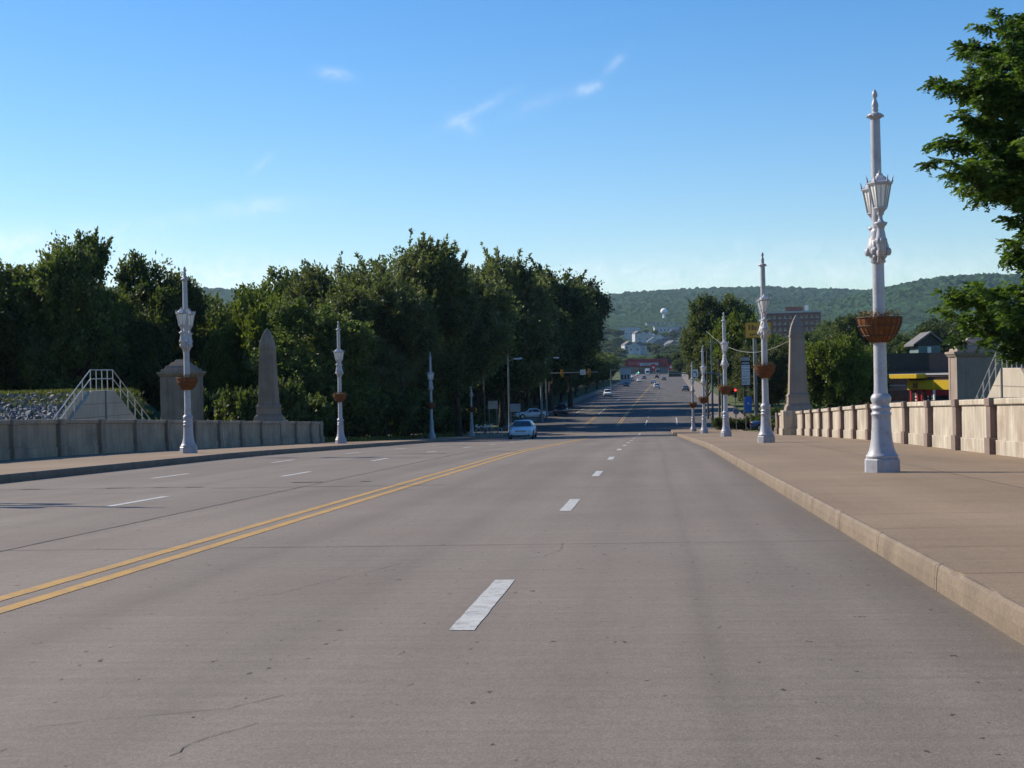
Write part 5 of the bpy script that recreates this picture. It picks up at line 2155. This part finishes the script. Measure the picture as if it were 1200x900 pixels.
for j in range(170):
    u = 640 + (j * 29.1) % 460
    v = 388 + (j * 11.3) % 40
    if 728 < u < 818 and j % 4:
        continue
    d = row_for(u, v)
    x, y = pt(u, d)
    plant(P_F, x, y, hill_z(u, d) - 2, rt.uniform(9, 15), rt.uniform(8, 13), rt.uniform(0, 6), 'tree among the houses on the lower slope of the hill', 'trees on the lower slope')

# water tower
u, d = 780, 3000
x, y = pt(u, d)
zb = zt(u, 374.5, d)
r = thing('water_tower', 'white ball shaped water tower standing on the wooded hillside', 'water tower', (x, y, zb))
zc = zt(u, 364.8, d) - zb
R_ = 7.0
MB().sphere((0, 0, zc), R_, 24, 14, .9).build('tank', pbr('tower_white', (.80, .79, .77), bump=0, var=.03), r)
MB().lathe([(4.2, -14), (3.0, 6), (2.5, zc - R_ * 1.2), (3.8, zc - R_ * .72)], 18).build('stem', MATS['tower_white'], r)


# ------------------------------------------------------------------ riprap
def make_riprap():
    rs = random.Random(30)
    b = MB()
    for i in range(7600):
        y = 95.5 + 7.9 * rs.random()
        x = rs.uniform(-66, -35)
        z = ground_z(x, y)
        s = rs.uniform(.09, .25) * (1.5 if rs.random() < .12 else 1)
        a = Vector((rs.gauss(0, 1), rs.gauss(0, 1), rs.gauss(0, 1))).normalized()
        q = a.rotation_difference(Vector((0, 0, 1)))
        vs = []
        for p in ((1, 0, 0), (.4, .9, .1), (-.5, .8, -.1), (-1, 0, .1), (-.4, -.85, 0), (.6, -.8, .1), (.15, .1, .75), (-.2, .25, .65), (.1, -.2, -.7)):
            v = Vector(p)
            v = Vector((v.x * rs.uniform(.75, 1.2), v.y * rs.uniform(.6, 1.0), v.z * rs.uniform(.6, 1.0))) * s
            v = q @ v
            vs.append((v.x + x, v.y + y, v.z + z + s * .15))
        b.add(vs, [(0, 1, 6), (1, 2, 7, 6), (2, 3, 7), (3, 4, 7), (4, 5, 6, 7), (5, 0, 6), (1, 0, 8), (2, 1, 8), (3, 2, 8), (4, 3, 8), (5, 4, 8), (0, 5, 8)])
    o = b.build('riprap', pbr('riprap_stone', (.17, .17, .175), var=.5, scale=1.6, fine=12, finevar=.3, bump=.4))
    tag(o, kind='stuff')


make_riprap()


# tall grass on the levee crest and along the verge
def make_grass():
    rs = np.random.RandomState(4)
    P, A, T = [], [], []
    for i in range(7000):
        if i < 4200:
            x, y = rs.uniform(-72, -30), rs.uniform(101.5, 108)
        elif i < 5600:
            x, y = rs.uniform(-24, -20.2), rs.uniform(105, 168)
        else:
            x, y = rs.uniform(-33, -22.5), rs.uniform(104, 120)
        z = ground_z(x, y) - .02
        k = 5
        for _ in range(k):
            P.append((x + rs.normal() * .12, y + rs.normal() * .12, z))
            A.append((rs.normal() * .35, rs.normal() * .35, 1.0))
            T.append(rs.uniform(0, 1))
    o = leaf_object('grass', np.array(P), np.array(A), np.array(T), .34, .07, 6, leafmat('grass_blade', (.07, .10, .02), (.17, .17, .045), .25))
    tag(o, kind='stuff')


make_grass()

# ------------------------------------------------------------------ air
HAZE = 0.00004
if HAZE:
    me = MB().box(-4600, 4600, -90, 5700, -25, 420).build('haze', bpy.data.materials.new('haze_air'))
    m = me.data.materials[0]
    m.use_nodes = True
    nt = m.node_tree
    nt.nodes.clear()
    out = nt.nodes.new('ShaderNodeOutputMaterial')
    vol = nt.nodes.new('ShaderNodeVolumePrincipled')
    vol.inputs['Color'].default_value = (.50, .74, 1.0, 1)
    vol.inputs['Density'].default_value = HAZE
    vol.inputs['Anisotropy'].default_value = 0.1
    nt.links.new(vol.outputs[0], out.inputs['Volume'])
    me['kind'] = 'stuff'
